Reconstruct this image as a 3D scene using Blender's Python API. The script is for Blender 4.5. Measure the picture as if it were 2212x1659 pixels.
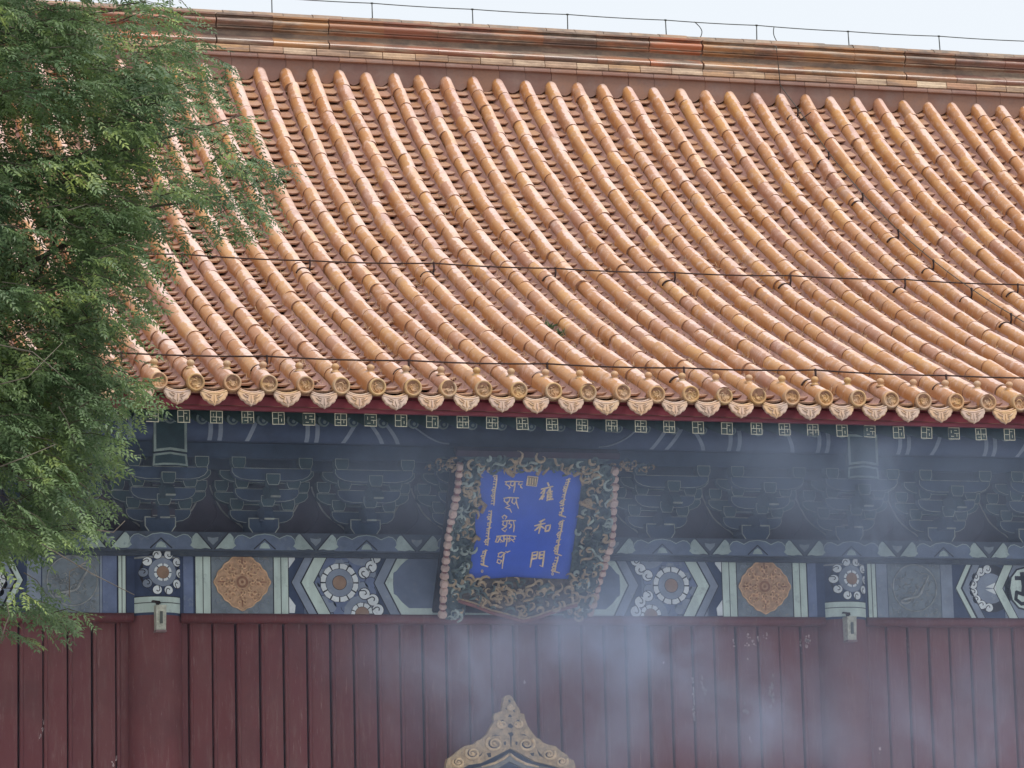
import bpy, math, random
import numpy as np
from mathutils import Vector, Matrix, noise as mnoise

for o in list(bpy.data.objects):
    bpy.data.objects.remove(o, do_unlink=True)
scene = bpy.context.scene
col = scene.collection
R = math.radians
rng = np.random.RandomState(7)
random.seed(7)

# ------------------------------------------------------------------ camera, sky, sun, exposure
E = 6.0                                   # height of the eave line above the paving (building frame: z = 0 at the eave)
S = 0.28                                  # spacing of the roof ridges
FD = 7410.1                               # focal length in units of a 2212 px wide picture
YAW, PITCH, ROLL = 0.288788, 0.170759, -0.024677
CAM = np.array([-4.6507, -24.9122, -4.4323])


def cam_axes():
    cy, sy, cp, sp = math.cos(YAW), math.sin(YAW), math.cos(PITCH), math.sin(PITCH)
    F = np.array([sy * cp, cy * cp, sp])
    R0 = np.array([cy, -sy, 0.0])
    U0 = np.cross(R0, F)
    r = math.cos(ROLL) * R0 + math.sin(ROLL) * U0
    u = -math.sin(ROLL) * R0 + math.cos(ROLL) * U0
    return r, u, F


AR, AU, AF = cam_axes()
cam_data = bpy.data.cameras.new('camera')
cam = bpy.data.objects.new('camera', cam_data)
col.objects.link(cam)
cam_data.sensor_width = 36.0
cam_data.lens = FD * 36.0 / 2212.0
cam_data.clip_start = 0.1
cam_data.clip_end = 2000.0
mw = Matrix.Identity(4)
for i in range(3):
    mw[i][0], mw[i][1], mw[i][2] = AR[i], AU[i], -AF[i]
    mw[i][3] = CAM[i] + (E if i == 2 else 0.0)
cam.matrix_world = mw
scene.camera = cam

SUN_EL, SUN_AZ = R(62), R(150)            # azimuth clockwise from +Y
world = bpy.data.worlds.new('World')
scene.world = world
world.use_nodes = True
wn = world.node_tree
for n in list(wn.nodes):
    wn.nodes.remove(n)
sky = wn.nodes.new('ShaderNodeTexSky')
sky.sky_type = 'NISHITA'
sky.sun_disc = False
sky.sun_elevation = SUN_EL
sky.sun_rotation = SUN_AZ
sky.air_density = 1.0
sky.dust_density = 4.0
sky.ozone_density = 1.0
hs = wn.nodes.new('ShaderNodeHueSaturation')
hs.inputs['Saturation'].default_value = 0.28
mixw = wn.nodes.new('ShaderNodeMix')
mixw.data_type = 'RGBA'
mixw.inputs[0].default_value = 0.72       # overcast: the clear sky mostly veiled by an even cloud layer
mixw.inputs[7].default_value = (5.35, 5.7, 6.05, 1)
bg = wn.nodes.new('ShaderNodeBackground')
bg.inputs['Strength'].default_value = 0.10
wo = wn.nodes.new('ShaderNodeOutputWorld')
wn.links.new(sky.outputs[0], hs.inputs['Color'])
wn.links.new(hs.outputs[0], mixw.inputs[6])
wn.links.new(mixw.outputs[2], bg.inputs['Color'])
wn.links.new(bg.outputs[0], wo.inputs['Surface'])

sun_data = bpy.data.lights.new('sun', 'SUN')
sun_data.energy = 1.5
sun_data.angle = R(25)
sun_data.color = (1.0, 0.95, 0.88)
sun = bpy.data.objects.new('sun', sun_data)
col.objects.link(sun)
sd = Vector((math.sin(SUN_AZ) * math.cos(SUN_EL), math.cos(SUN_AZ) * math.cos(SUN_EL), math.sin(SUN_EL)))
sun.rotation_euler = sd.to_track_quat('Z', 'Y').to_euler()
sun.location = (10, -20, 30)

vs = scene.view_settings
scene.display_settings.display_device = 'sRGB'
vs.view_transform = 'Standard'
vs.look = 'None'
vs.exposure = 0.88
vs.gamma = 1.0
vs.use_curve_mapping = False
cy = scene.cycles
cy.max_bounces = 7
cy.diffuse_bounces = 4
cy.glossy_bounces = 3
cy.volume_bounces = 1
cy.use_denoising = True
cy.volume_step_rate = 1.0
cy.volume_max_steps = 128
cy.sample_clamp_indirect = 6.0


# ------------------------------------------------------------------ pixel helpers: a picture point onto a real plane of the building
def ray(d):
    return AF + AR * ((d[0] - 1106) / FD) - AU * ((d[1] - 829.5) / FD)


def at(x, y, Y):
    v = ray((x, y))
    return CAM + v * ((Y - CAM[1]) / v[1])


def at_x(x, y, X):
    v = ray((x, y))
    return CAM + v * ((X - CAM[0]) / v[0])


def project(P):
    q = np.asarray(P, float) - CAM
    zz = q @ AF
    return 1106 + FD * (q @ AR) / zz, 829.5 - FD * (q @ AU) / zz, zz


_py = np.array([0, .39, .66, .97, 1.19, 1.82, 2.09, 2.43, 2.71, 3.0, 3.29, 3.59, 3.89, 4.62, 4.88, 5.19, 5.48, 5.73, 6.05, 6.28, 6.57, 6.86, 7.06, 7.36, 7.56, 7.76, 7.89])
_pz = np.array([0, .2, .31, .43, .52, .75, .87, 1.01, 1.14, 1.28, 1.43, 1.58, 1.75, 2.19, 2.35, 2.52, 2.69, 2.85, 3.06, 3.24, 3.44, 3.65, 3.82, 4.05, 4.25, 4.45, 4.6])
_A = np.stack([_py, _py ** 2, _py ** 3, _py ** 4], 1)
PC = np.linalg.lstsq(_A, _pz, rcond=None)[0]


def rz(y):
    return PC[0] * y + PC[1] * y ** 2 + PC[2] * y ** 3 + PC[3] * y ** 4


def rslope(y):
    return math.atan(PC[0] + 2 * PC[1] * y + 3 * PC[2] * y ** 2 + 4 * PC[3] * y ** 3)


def on_roof(x, y, lift=0.0):
    v = ray((x, y))
    lo, hi = (0 - CAM[1]) / v[1], (7.9 - CAM[1]) / v[1]
    for _ in range(50):
        m = (lo + hi) / 2
        P = CAM + v * m
        if P[2] > rz(P[1]) + lift:
            lo = m
        else:
            hi = m
    return CAM + v * lo


# ------------------------------------------------------------------ materials
class NT:
    def __init__(s, name):
        s.m = bpy.data.materials.new(name)
        s.m.use_nodes = True
        s.t = s.m.node_tree
        s.b = s.t.nodes['Principled BSDF']
        s.out = s.t.nodes['Material Output']

    def n(s, typ, **kw):
        nd = s.t.nodes.new(typ)
        for k, v in kw.items():
            setattr(nd, k, v)
        return nd

    def l(s, a, b):
        s.t.links.new(a, b)

    def val(s, inp, v):
        if hasattr(v, 'is_linked') or isinstance(v, bpy.types.NodeSocket):
            s.l(v, inp)
        else:
            inp.default_value = v

    def math(s, op, a, b=0.0, clamp=False):
        nd = s.n('ShaderNodeMath', operation=op, use_clamp=clamp)
        s.val(nd.inputs[0], a)
        s.val(nd.inputs[1], b)
        return nd.outputs[0]

    def pos(s):
        return s.n('ShaderNodeNewGeometry').outputs['Position']

    def noise(s, scale, detail=4.0, rough=0.55, vec=None, stretch=None):
        nd = s.n('ShaderNodeTexNoise')
        nd.inputs['Scale'].default_value = scale
        nd.inputs['Detail'].default_value = detail
        nd.inputs['Roughness'].default_value = rough
        v = vec or s.pos()
        if stretch:
            mp = s.n('ShaderNodeMapping')
            mp.inputs['Scale'].default_value = stretch
            s.l(v, mp.inputs['Vector'])
            v = mp.outputs[0]
        s.l(v, nd.inputs['Vector'])
        return nd.outputs['Fac']

    def ramp(s, fac, stops, interp='LINEAR'):
        nd = s.n('ShaderNodeValToRGB')
        nd.color_ramp.interpolation = interp
        el = nd.color_ramp.elements
        while len(el) < len(stops):
            el.new(0.5)
        for e, (p, c) in zip(el, stops):
            e.position = p
            e.color = (*c, 1) if len(c) == 3 else c
        s.l(fac, nd.inputs[0])
        return nd.outputs[0]

    def step(s, fac, lo, hi):
        nd = s.n('ShaderNodeMapRange')
        nd.inputs['From Min'].default_value = lo
        nd.inputs['From Max'].default_value = hi
        s.l(fac, nd.inputs['Value'])
        return nd.outputs[0]

    def mix(s, fac, a, b, mode='MIX'):
        nd = s.n('ShaderNodeMix', data_type='RGBA', blend_type=mode)
        s.val(nd.inputs[0], fac)
        for i, c in ((6, a), (7, b)):
            if isinstance(c, (tuple, list)):
                nd.inputs[i].default_value = (*c, 1) if len(c) == 3 else c
            else:
                s.l(c, nd.inputs[i])
        return nd.outputs[2]

    def rand(s):
        a = s.n('ShaderNodeObjectInfo').outputs['Random']
        b = s.n('ShaderNodeNewGeometry').outputs['Random Per Island']
        return s.math('FRACT', s.math('ADD', a, b))

    def bump(s, h, strength=0.3, dist=0.01):
        nd = s.n('ShaderNodeBump')
        nd.inputs['Strength'].default_value = strength
        nd.inputs['Distance'].default_value = dist
        s.l(h, nd.inputs['Height'])
        s.l(nd.outputs[0], s.b.inputs['Normal'])

    def fin(s, color, rough=0.7, spec=0.5, metal=0.0):
        s.val(s.b.inputs['Base Color'], (*color, 1) if isinstance(color, tuple) and len(color) == 3 else color)
        s.val(s.b.inputs['Roughness'], rough)
        s.b.inputs['Specular IOR Level'].default_value = spec
        s.b.inputs['Metallic'].default_value = metal
        return s.m


def glaze(name, stops, wear, wear_lo, wear_hi, rough=0.34, spec=0.6, stretch=None, coat=0.0, soot=0.0):
    t = NT(name)
    c = t.ramp(t.rand(), stops)
    n1 = t.noise(5.0, 5, 0.6, stretch=stretch)
    c = t.mix(t.step(n1, wear_lo, wear_hi), c, wear)
    if soot:
        n5 = t.noise(3.1, 7, 0.72, stretch=(.6, 1, 2.2))
        c = t.mix(t.math('MULTIPLY', t.step(n5, .47, .62), soot), c, (.085, .06, .052))
        n6 = t.noise(9.0, 7, 0.75, stretch=(.25, 1, 5))
        c = t.mix(t.math('MULTIPLY', t.step(n6, .60, .68), soot), c, (.50, .42, .33))
    n2 = t.noise(38.0, 4, 0.65)
    c = t.mix(t.math('MULTIPLY', t.step(n2, 0.45, 0.75), 0.35), c, (wear[0] * .62, wear[1] * .62, wear[2] * .62))
    rg = t.math('ADD', t.math('MULTIPLY', n1, 0.35), rough - 0.12)
    t.bump(n2, 0.22, 0.004)
    m = t.fin(c, rg, spec)
    if coat:
        t.val(t.b.inputs['Coat Weight'], t.math('ADD', t.math('MULTIPLY', t.step(n1, .35, .65), -.35 * coat), coat))
        t.b.inputs['Coat Roughness'].default_value = .16
        t.b.inputs['Coat IOR'].default_value = 1.6
    return m


def paint(name, color, var=0.35, rough=0.75, spec=0.3, scale=7.0, alt=None, stretch=None, bump=0.2):
    t = NT(name)
    n1 = t.noise(scale, 5, 0.6, stretch=stretch)
    dark = tuple(x * (1 - var) for x in color)
    lite = tuple(min(1, x * (1 + var * 0.6)) for x in color)
    c = t.ramp(n1, [(0.3, dark), (0.7, lite)])
    if alt:
        n3 = t.noise(scale * 2.6, 6, 0.7)
        c = t.mix(t.step(n3, 0.56, 0.66), c, alt)
    n2 = t.noise(70, 3, 0.6)
    if bump:
        t.bump(n2, bump, 0.004)
    return t.fin(c, rough, spec)


M = {}
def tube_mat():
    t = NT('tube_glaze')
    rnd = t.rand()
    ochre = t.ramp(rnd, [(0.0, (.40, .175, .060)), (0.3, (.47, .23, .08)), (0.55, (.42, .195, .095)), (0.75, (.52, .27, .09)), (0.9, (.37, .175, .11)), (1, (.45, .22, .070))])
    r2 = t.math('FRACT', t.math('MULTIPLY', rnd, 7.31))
    pale_tone = t.ramp(r2, [(0.0, (.57, .355, .245)), (0.2, (.65, .43, .32)), (0.4, (.57, .375, .32)), (0.6, (.67, .44, .295)), (0.75, (.49, .32, .275)), (0.9, (.66, .475, .395)), (1, (.59, .365, .235))])
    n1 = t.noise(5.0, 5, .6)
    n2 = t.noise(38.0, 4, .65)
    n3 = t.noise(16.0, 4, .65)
    pale_tone = t.mix(t.step(n1, .42, .66), pale_tone, (.67, .49, .44))
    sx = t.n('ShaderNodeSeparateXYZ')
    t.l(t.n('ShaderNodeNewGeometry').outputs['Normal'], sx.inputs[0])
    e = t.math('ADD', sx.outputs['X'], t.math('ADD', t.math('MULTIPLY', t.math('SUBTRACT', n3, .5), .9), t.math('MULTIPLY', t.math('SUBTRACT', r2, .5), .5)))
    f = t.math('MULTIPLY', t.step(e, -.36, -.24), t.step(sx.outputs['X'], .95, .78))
    c = t.mix(f, ochre, pale_tone)  # ochre flanks to pale pink crown, set by the sideways normal
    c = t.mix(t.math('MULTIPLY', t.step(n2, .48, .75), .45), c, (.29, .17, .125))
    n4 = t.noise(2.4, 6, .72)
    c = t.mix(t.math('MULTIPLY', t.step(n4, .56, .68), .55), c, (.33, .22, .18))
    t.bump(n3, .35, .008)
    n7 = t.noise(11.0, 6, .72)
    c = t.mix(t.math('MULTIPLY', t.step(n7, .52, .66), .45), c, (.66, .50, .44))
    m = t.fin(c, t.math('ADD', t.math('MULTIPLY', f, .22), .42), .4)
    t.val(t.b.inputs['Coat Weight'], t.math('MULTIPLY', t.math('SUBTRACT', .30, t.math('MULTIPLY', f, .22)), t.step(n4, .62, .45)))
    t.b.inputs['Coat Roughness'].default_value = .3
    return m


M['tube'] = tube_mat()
M['joint'] = paint('joint_shadow_mortar', (.31, .175, .12), .4, .95, .05, 30, bump=0)
M['pan'] = glaze('pan_glaze', [(0.0, (.33, .165, .085)), (0.4, (.42, .235, .135)), (0.7, (.37, .195, .125)), (1, (.46, .265, .15))], (.43, .275, .215), .43, .7, .42, .5, coat=.3)
M['eave'] = glaze('eave_glaze', [(0.0, (.42, .25, .09)), (0.4, (.50, .28, .13)), (0.7, (.46, .26, .14)), (1, (.52, .33, .15))], (.42, .30, .22), .46, .68, .45, .4)
M['drip'] = glaze('drip_glaze', [(0.0, (.56, .36, .19)), (0.5, (.60, .38, .24)), (0.75, (.50, .36, .30)), (1, (.58, .42, .30))], (.48, .36, .30), .46, .66, .5, .35)
M['ridge'] = glaze('ridge_glaze', [(0.0, (.40, .125, .05)), (0.2, (.24, .105, .075)), (0.4, (.34, .15, .07)), (0.55, (.19, .105, .08)), (0.7, (.38, .19, .08)), (0.85, (.15, .085, .075)), (1, (.33, .11, .055))],
                   (.36, .27, .20), .50, .62, .38, .55, stretch=(.35, 1, 4), coat=.15, soot=.75)
M['ridge_pale'] = glaze('ridge_pale_glaze', [(0.0, (.42, .24, .13)), (0.35, (.62, .50, .36)), (0.6, (.40, .22, .14)), (0.8, (.58, .46, .34)), (1, (.48, .29, .15))],
                        (.28, .19, .14), .48, .62, .55, .3, stretch=(.5, 1, 4), soot=.35)
M['ridge_cap'] = glaze('ridge_cap_glaze', [(0.0, (.34, .19, .10)), (0.5, (.26, .18, .13)), (1, (.38, .24, .14))], (.18, .14, .11), .47, .63, .5, .4, soot=.6)
M['base_tile'] = glaze('ridge_base_glaze', [(0.0, (.25, .125, .085)), (0.5, (.20, .105, .085)), (1, (.28, .15, .10))], (.24, .15, .125), .45, .7, .4, .45)
M['mortar'] = paint('purple_mortar', (.42, .265, .235), .35, .9, .1, 6, alt=(.42, .29, .22), bump=0.8)
M['deck'] = paint('roof_bedding', (.16, .095, .07), .3, .95, .1)
M['grass'] = paint('dry_grass', (.50, .36, .23), .4, .9, .1, 14, bump=0)
M['weed'] = paint('weed_leaf', (.10, .17, .09), .4, .7, .2, 20, bump=0)
M['fascia'] = paint('fascia_red', (.20, .034, .050), .25, .6, .35, 3, stretch=(.3, 1, 2))
M['soffit'] = paint('soffit_green', (.022, .05, .045), .3, .8, .2)
M['rafter'] = paint('rafter_green', (.022, .055, .05), .35, .7, .25)
M['raft_end'] = paint('rafter_end_green', (.020, .040, .030), .5, .6, .3, 12)
M['raft_line'] = paint('rafter_end_gold_line', (.62, .58, .43), .4, .5, .4, 25, alt=(.34, .36, .27))
M['pearl'] = paint('rafter_pearl', (.16, .20, .20), .4, .7, .2, 10)
M['pearl_in'] = paint('rafter_pearl_core', (.035, .06, .09), .4, .7, .2, 10)
M['blue'] = paint('beam_blue', (.155, .195, .32), .3, .75, .25, 5, alt=(.21, .25, .33))
M['deep'] = paint('beam_deep_blue', (.05, .07, .135), .3, .75, .25, 5)
M['slate'] = paint('beam_slate', (.25, .29, .37), .25, .8, .2, 5, alt=(.30, .33, .38))
M['line'] = paint('ink_line', (.028, .026, .034), .3, .8, .2)
M['pale'] = paint('pale_green_paint', (.56, .66, .61), .18, .8, .25, 4, alt=(.44, .52, .49), stretch=(3, 1, .8))
M['white'] = paint('chalk_white_paint', (.74, .78, .80), .14, .8, .25, 10, alt=(.58, .62, .64))
M['panelgrey'] = paint('panel_grey_blue', (.20, .235, .27), .3, .85, .2, 9, alt=(.26, .26, .26))
M['medal'] = paint('medallion_ochre', (.52, .325, .205), .35, .75, .25, 26, bump=0.9)
M['medal_hi'] = paint('medallion_relief', (.74, .48, .30), .3, .75, .25, 26, bump=0.9)
M['medal_dark'] = paint('medallion_brown', (.32, .16, .10), .3, .8, .2, 20)
M['brown'] = paint('rosette_brown', (.31, .20, .14), .25, .8, .2, 12)
M['dragon'] = paint('dragon_grey', (.32, .335, .345), .4, .75, .3, 18, bump=0.6)
M['dougong_b'] = paint('bracket_blue', (.024, .044, .085), .4, .75, .2, 8)
M['dougong_g'] = paint('bracket_green', (.022, .052, .058), .4, .75, .2, 8)
M['dougong_l'] = paint('bracket_edge_line', (.32, .34, .29), .6, .6, .3, 9)
M['boardred'] = paint('bracket_board_red', (.040, .022, .034), .35, .8, .2, 8)
M['flame'] = paint('flame_line', (.26, .25, .21), .5, .7, .3, 9)
M['plank'] = None
M['groove'] = paint('groove_dark_red', (.030, .014, .018), .3, .95, .05)
M['dark'] = paint('groove_dark', (.012, .008, .010), .2, .95, .05)
M['pale_dim'] = paint('beam_head_pale', (.30, .37, .34), .35, .8, .25, 9, alt=(.20, .26, .25))
M['navy'] = paint('beam_navy', (.145, .180, .265), .25, .8, .2, 5, alt=(.18, .21, .27))
M['plate_dark'] = paint('plate_dark_blue', (.070, .085, .115), .35, .8, .2, 6, alt=(.10, .115, .13))
M['wing'] = paint('cloud_wing_green', (.37, .45, .43), .3, .8, .25, 6, alt=(.26, .33, .34))
M['lobe'] = paint('cloud_lobe_blue', (.13, .165, .245), .3, .8, .25, 6, alt=(.16, .19, .24))
M['cream'] = paint('fixture_cream', (.50, .50, .42), .35, .75, .3, 30, alt=(.27, .27, .22))
M['slot'] = paint('fixture_slot', (.11, .12, .11), .3, .8, .2)
M['board'] = paint('plaque_blue', (.050, .115, .56), .12, .6, .3, 4, bump=0.1)
M['gold'] = paint('gilt_lettering', (.82, .62, .38), .25, .5, .5, 40)
M['gilt'] = paint('dull_gilding', (.38, .265, .15), .5, .55, .45, 24, alt=(.14, .10, .07), bump=0.6)
M['bead'] = paint('rim_bead_pink', (.58, .42, .36), .35, .75, .25, 12, alt=(.42, .25, .22))
M['rimred'] = paint('rim_faded_red', (.24, .095, .085), .3, .8, .2, 12)
M['seal'] = paint('seal_tan', (.30, .235, .165), .3, .7, .3, 60)
M['brass'] = paint('crest_gilt', (.46, .32, .17), .45, .5, .45, 22, alt=(.20, .14, .09), bump=0.6)
M['brass_hi'] = paint('crest_gilt_bright', (.70, .50, .28), .35, .45, .5, 22)
M['crest_in'] = paint('crest_inner_grey', (.20, .20, .19), .4, .6, .35, 14, alt=(.30, .24, .16))
M['iron'] = paint('rusty_iron', (.045, .026, .024), .4, .8, .2, 20)
M['wire'] = paint('dark_wire', (.05, .055, .05), .3, .6, .3, 20)
M['bark'] = paint('bark', (.075, .06, .05), .4, .95, .1, 14, bump=0.8)
M['twig'] = paint('twig_grey', (.17, .145, .12), .4, .9, .1, 14, bump=0)
M['paving'] = paint('grey_paving', (.40, .39, .37), .25, .85, .25, 2)
M['chip'] = paint('bare_chip', (.52, .40, .40), .35, .9, .1, 30)
M['chip2'] = paint('scraped_paint', (.26, .18, .18), .3, .9, .1, 14)


def plank_mat():
    t = NT('plank_red')
    c = t.ramp(t.rand(), [(0, (.140, .033, .036)), (.5, (.160, .040, .043)), (1, (.130, .031, .037))])
    n1 = t.noise(2.2, 5, 0.6, stretch=(1.6, 1, .5))
    c = t.mix(t.step(n1, .42, .72), c, (.165, .060, .058))
    n2 = t.noise(11, 6, 0.7, stretch=(2.5, 1, .35))
    c = t.mix(t.math('MULTIPLY', t.step(n2, .52, .72), .55), c, (.215, .115, .105))
    n5 = t.noise(1.1, 5, .65)
    c = t.mix(t.math('MULTIPLY', t.step(n5, .5, .68), .5), c, (.085, .028, .030))
    n6 = t.noise(24, 6, .75, stretch=(3, 1, .22))
    c = t.mix(t.math('MULTIPLY', t.step(n6, .60, .70), .6), c, (.33, .21, .20))
    n3 = t.noise(60, 3, .6)
    t.bump(n3, .25, .004)
    return t.fin(c, .62, .35)


M['plank'] = plank_mat()


def carved_mat():
    t = NT('carved_frame_paint')
    n1 = t.noise(17, 6, .7)
    c = t.ramp(n1, [(.30, (.022, .034, .050)), (.50, (.045, .075, .085)), (.62, (.09, .12, .11)), (.75, (.16, .15, .11))])
    n2 = t.noise(50, 4, .7)
    t.bump(n2, .7, .01)
    return t.fin(c, .6, .4)


M['carved'] = carved_mat()


def carved_brown_mat():
    t = NT('carved_frame_brown')
    n1 = t.noise(17, 6, .7)
    c = t.ramp(n1, [(.30, (.03, .03, .035)), (.50, (.08, .065, .055)), (.70, (.14, .10, .07))])
    n2 = t.noise(50, 4, .7)
    t.bump(n2, .7, .01)
    return t.fin(c, .6, .4)


M['carved_brown'] = carved_brown_mat()
M['cloud_pale'] = paint('carved_cloud_pale', (.36, .42, .39), .35, .7, .3, 14, alt=(.22, .27, .27), bump=.5)
M['cloud_green'] = paint('carved_cloud_green', (.10, .135, .13), .4, .7, .3, 14, alt=(.07, .12, .14), bump=.5)
M['cloud_gilt'] = paint('carved_cloud_gilt', (.43, .32, .20), .4, .6, .4, 14, alt=(.22, .175, .13), bump=.5)


def leaf_mat():
    t = NT('leaf_green')
    n1 = t.noise(1.9, 4, .6)
    c = t.ramp(n1, [(.30, (.066, .122, .068)), (.45, (.115, .188, .086)), (.57, (.18, .265, .10)), (.68, (.36, .44, .125))])
    r = t.n('ShaderNodeNewGeometry').outputs['Random Per Island']
    c = t.mix(t.step(r, .55, 1.0), c, (.15, .21, .115))
    m = t.fin(c, .5, .45)
    tr = t.n('ShaderNodeBsdfTranslucent')
    t.l(c, tr.inputs['Color'])
    mx = t.n('ShaderNodeMixShader')
    mx.inputs[0].default_value = .36
    t.l(t.b.outputs[0], mx.inputs[1])
    t.l(tr.outputs[0], mx.inputs[2])
    t.l(mx.outputs[0], t.out.inputs['Surface'])
    return m


M['leaf'] = leaf_mat()


# ------------------------------------------------------------------ mesh builder
class MB:
    def __init__(s):
        s.v, s.f, s.m, s.mats, s.sm = [], [], [], [], []

    def mi(s, mat):
        if mat not in s.mats:
            s.mats.append(mat)
        return s.mats.index(mat)

    def add(s, vs_, fs, mat, smooth=False):
        o = len(s.v)
        s.v.extend([tuple(map(float, p)) for p in vs_])
        k = s.mi(mat)
        for f in fs:
            s.f.append([i + o for i in f])
            s.m.append(k)
            s.sm.append(smooth)

    def box(s, x0, x1, y0, y1, z0, z1, mat):
        p = [(x0, y0, z0), (x1, y0, z0), (x1, y1, z0), (x0, y1, z0), (x0, y0, z1), (x1, y0, z1), (x1, y1, z1), (x0, y1, z1)]
        s.add(p, [(0, 1, 5, 4), (1, 2, 6, 5), (2, 3, 7, 6), (3, 0, 4, 7), (4, 5, 6, 7), (3, 2, 1, 0)], mat)

    def prism(s, poly, y0, y1, mat, fn=None, side=None):
        """poly: (x, z) outline anticlockwise seen from the front; front face at y0"""
        n = len(poly)
        a = [(x, y0, z) for x, z in poly]
        b = [(x, y1, z) for x, z in poly]
        if fn:
            a = [fn(p) for p in a]
            b = [fn(p) for p in b]
        s.add(a + b, [tuple(range(n))], mat)
        s.add(a + b, [(i, i + n, (i + 1) % n + n, (i + 1) % n) for i in range(n)], side or mat)

    def inset_prism(s, poly, y0, y1, bw, edge, inner, fn=None):
        n = len(poly)
        P = np.array(poly, float)
        ins = inset(P, bw)
        a = [(x, y0, z) for x, z in P]
        i_ = [(x, y0, z) for x, z in ins]
        b = [(x, y1, z) for x, z in P]
        allv = a + i_ + b
        if fn:
            allv = [fn(p) for p in allv]
        s.add(allv, [(i, (i + 1) % n, (i + 1) % n + n, i + n) for i in range(n)], edge)
        s.add(allv, [tuple(range(n, 2 * n))], inner)
        s.add(allv, [(i, i + 2 * n, (i + 1) % n + 2 * n, (i + 1) % n) for i in range(n)], inner)

    def tube(s, pts, r, mat, n=6, smooth=True, caps=True):
        pts = [np.array(p, float) for p in pts]
        rr = r if hasattr(r, '__len__') else [r] * len(pts)
        rings = []
        up0 = np.array([0.13, 0.31, 0.94])
        for i, p in enumerate(pts):
            t = pts[min(i + 1, len(pts) - 1)] - pts[max(i - 1, 0)]
            t /= (np.linalg.norm(t) + 1e-9)
            a = np.cross(t, up0)
            if np.linalg.norm(a) < 1e-3:
                a = np.cross(t, np.array([1.0, 0, 0]))
            a /= np.linalg.norm(a)
            b = np.cross(t, a)
            rings.append([p + rr[i] * (math.cos(2 * math.pi * k / n) * a + math.sin(2 * math.pi * k / n) * b) for k in range(n)])
        vs_ = [q for rg in rings for q in rg]
        fs = []
        for i in range(len(pts) - 1):
            for k in range(n):
                fs.append((i * n + k, i * n + (k + 1) % n, (i + 1) * n + (k + 1) % n, (i + 1) * n + k))
        if caps:
            fs.append(tuple(range(n - 1, -1, -1)))
            fs.append(tuple((len(pts) - 1) * n + k for k in range(n)))
        s.add(vs_, fs, mat, smooth)

    def lathe_y(s, prof, mat, n=16, c=(0, 0, 0), smooth=True):
        """prof: (radius, y) pairs; axis along y"""
        vs_, fs = [], []
        for r, y in prof:
            for k in range(n):
                a = 2 * math.pi * k / n
                vs_.append((c[0] + r * math.cos(a), c[1] + y, c[2] + r * math.sin(a)))
        for i in range(len(prof) - 1):
            for k in range(n):
                fs.append((i * n + k, i * n + (k + 1) % n, (i + 1) * n + (k + 1) % n, (i + 1) * n + k))
        s.add(vs_, fs, mat, smooth)

    def ellipsoid(s, c, rx, ry, rz_, mat, n=8, m=5):
        vs_, fs = [], []
        for j in range(m + 1):
            ph = math.pi * j / m - math.pi / 2
            for k in range(n):
                a = 2 * math.pi * k / n
                vs_.append((c[0] + rx * math.cos(ph) * math.cos(a), c[1] + ry * math.cos(ph) * math.sin(a), c[2] + rz_ * math.sin(ph)))
        for j in range(m):
            for k in range(n):
                fs.append((j * n + k, j * n + (k + 1) % n, (j + 1) * n + (k + 1) % n, (j + 1) * n + k))
        s.add(vs_, fs, mat, True)

    def grid(s, P, mat, smooth=True):
        """P: array (a, b, 3)"""
        a, b = P.shape[:2]
        fs = [(i * b + j, (i + 1) * b + j, (i + 1) * b + j + 1, i * b + j + 1) for i in range(a - 1) for j in range(b - 1)]
        s.add(P.reshape(-1, 3), fs, mat, smooth)

    def mesh(s, name, shift=(0, 0, 0)):
        me = bpy.data.meshes.new(name)
        sh = np.array(shift, float)
        v = np.array(s.v, float).reshape(-1, 3) - sh
        me.from_pydata(v.tolist(), [], s.f)
        for mt in s.mats:
            me.materials.append(mt)
        me.polygons.foreach_set('material_index', s.m)
        me.polygons.foreach_set('use_smooth', s.sm)
        me.validate()
        me.update()
        return me


def inset(P, d):
    n = len(P)
    out = []
    for i in range(n):
        p0, p1, p2 = P[i - 1], P[i], P[(i + 1) % n]
        e1 = (p1 - p0) / (np.linalg.norm(p1 - p0) + 1e-9)
        e2 = (p2 - p1) / (np.linalg.norm(p2 - p1) + 1e-9)
        n1, n2 = np.array([-e1[1], e1[0]]), np.array([-e2[1], e2[0]])
        b = n1 + n2
        L = np.linalg.norm(b)
        b = n1 if L < 1e-4 else b / L
        c = max(0.45, float(b @ n1))
        out.append(p1 + b * d / c)
    return np.array(out)


ORG = {}


def tag(o, label=None, cat=None, group=None, kind=None):
    for k, v in (('label', label), ('category', cat), ('group', group), ('kind', kind)):
        if v:
            o[k] = v
    return o


def empty(name, loc, label=None, cat=None, group=None):
    """loc in the building frame"""
    o = bpy.data.objects.new(name, None)
    o.location = (loc[0], loc[1], loc[2] + E)
    o.empty_display_size = 0.2
    col.objects.link(o)
    ORG[o.name] = np.array(loc, float)
    return tag(o, label, cat, group)


def org(p):
    return ORG[p.name] if p is not None else np.zeros(3)


def put(name, mb, parent=None, label=None, cat=None, group=None, kind=None):
    """mb in the building frame -> object (origin = its top-level thing's origin)"""
    og = org(parent) if parent is not None else np.array([0.0, 0.0, -E])
    me = mb.mesh(name, og)
    o = bpy.data.objects.new(name, me)
    col.objects.link(o)
    if parent is not None:
        o.parent = parent
        ORG[o.name] = og
    else:
        ORG[o.name] = og
    return tag(o, label, cat, group, kind)


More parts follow.
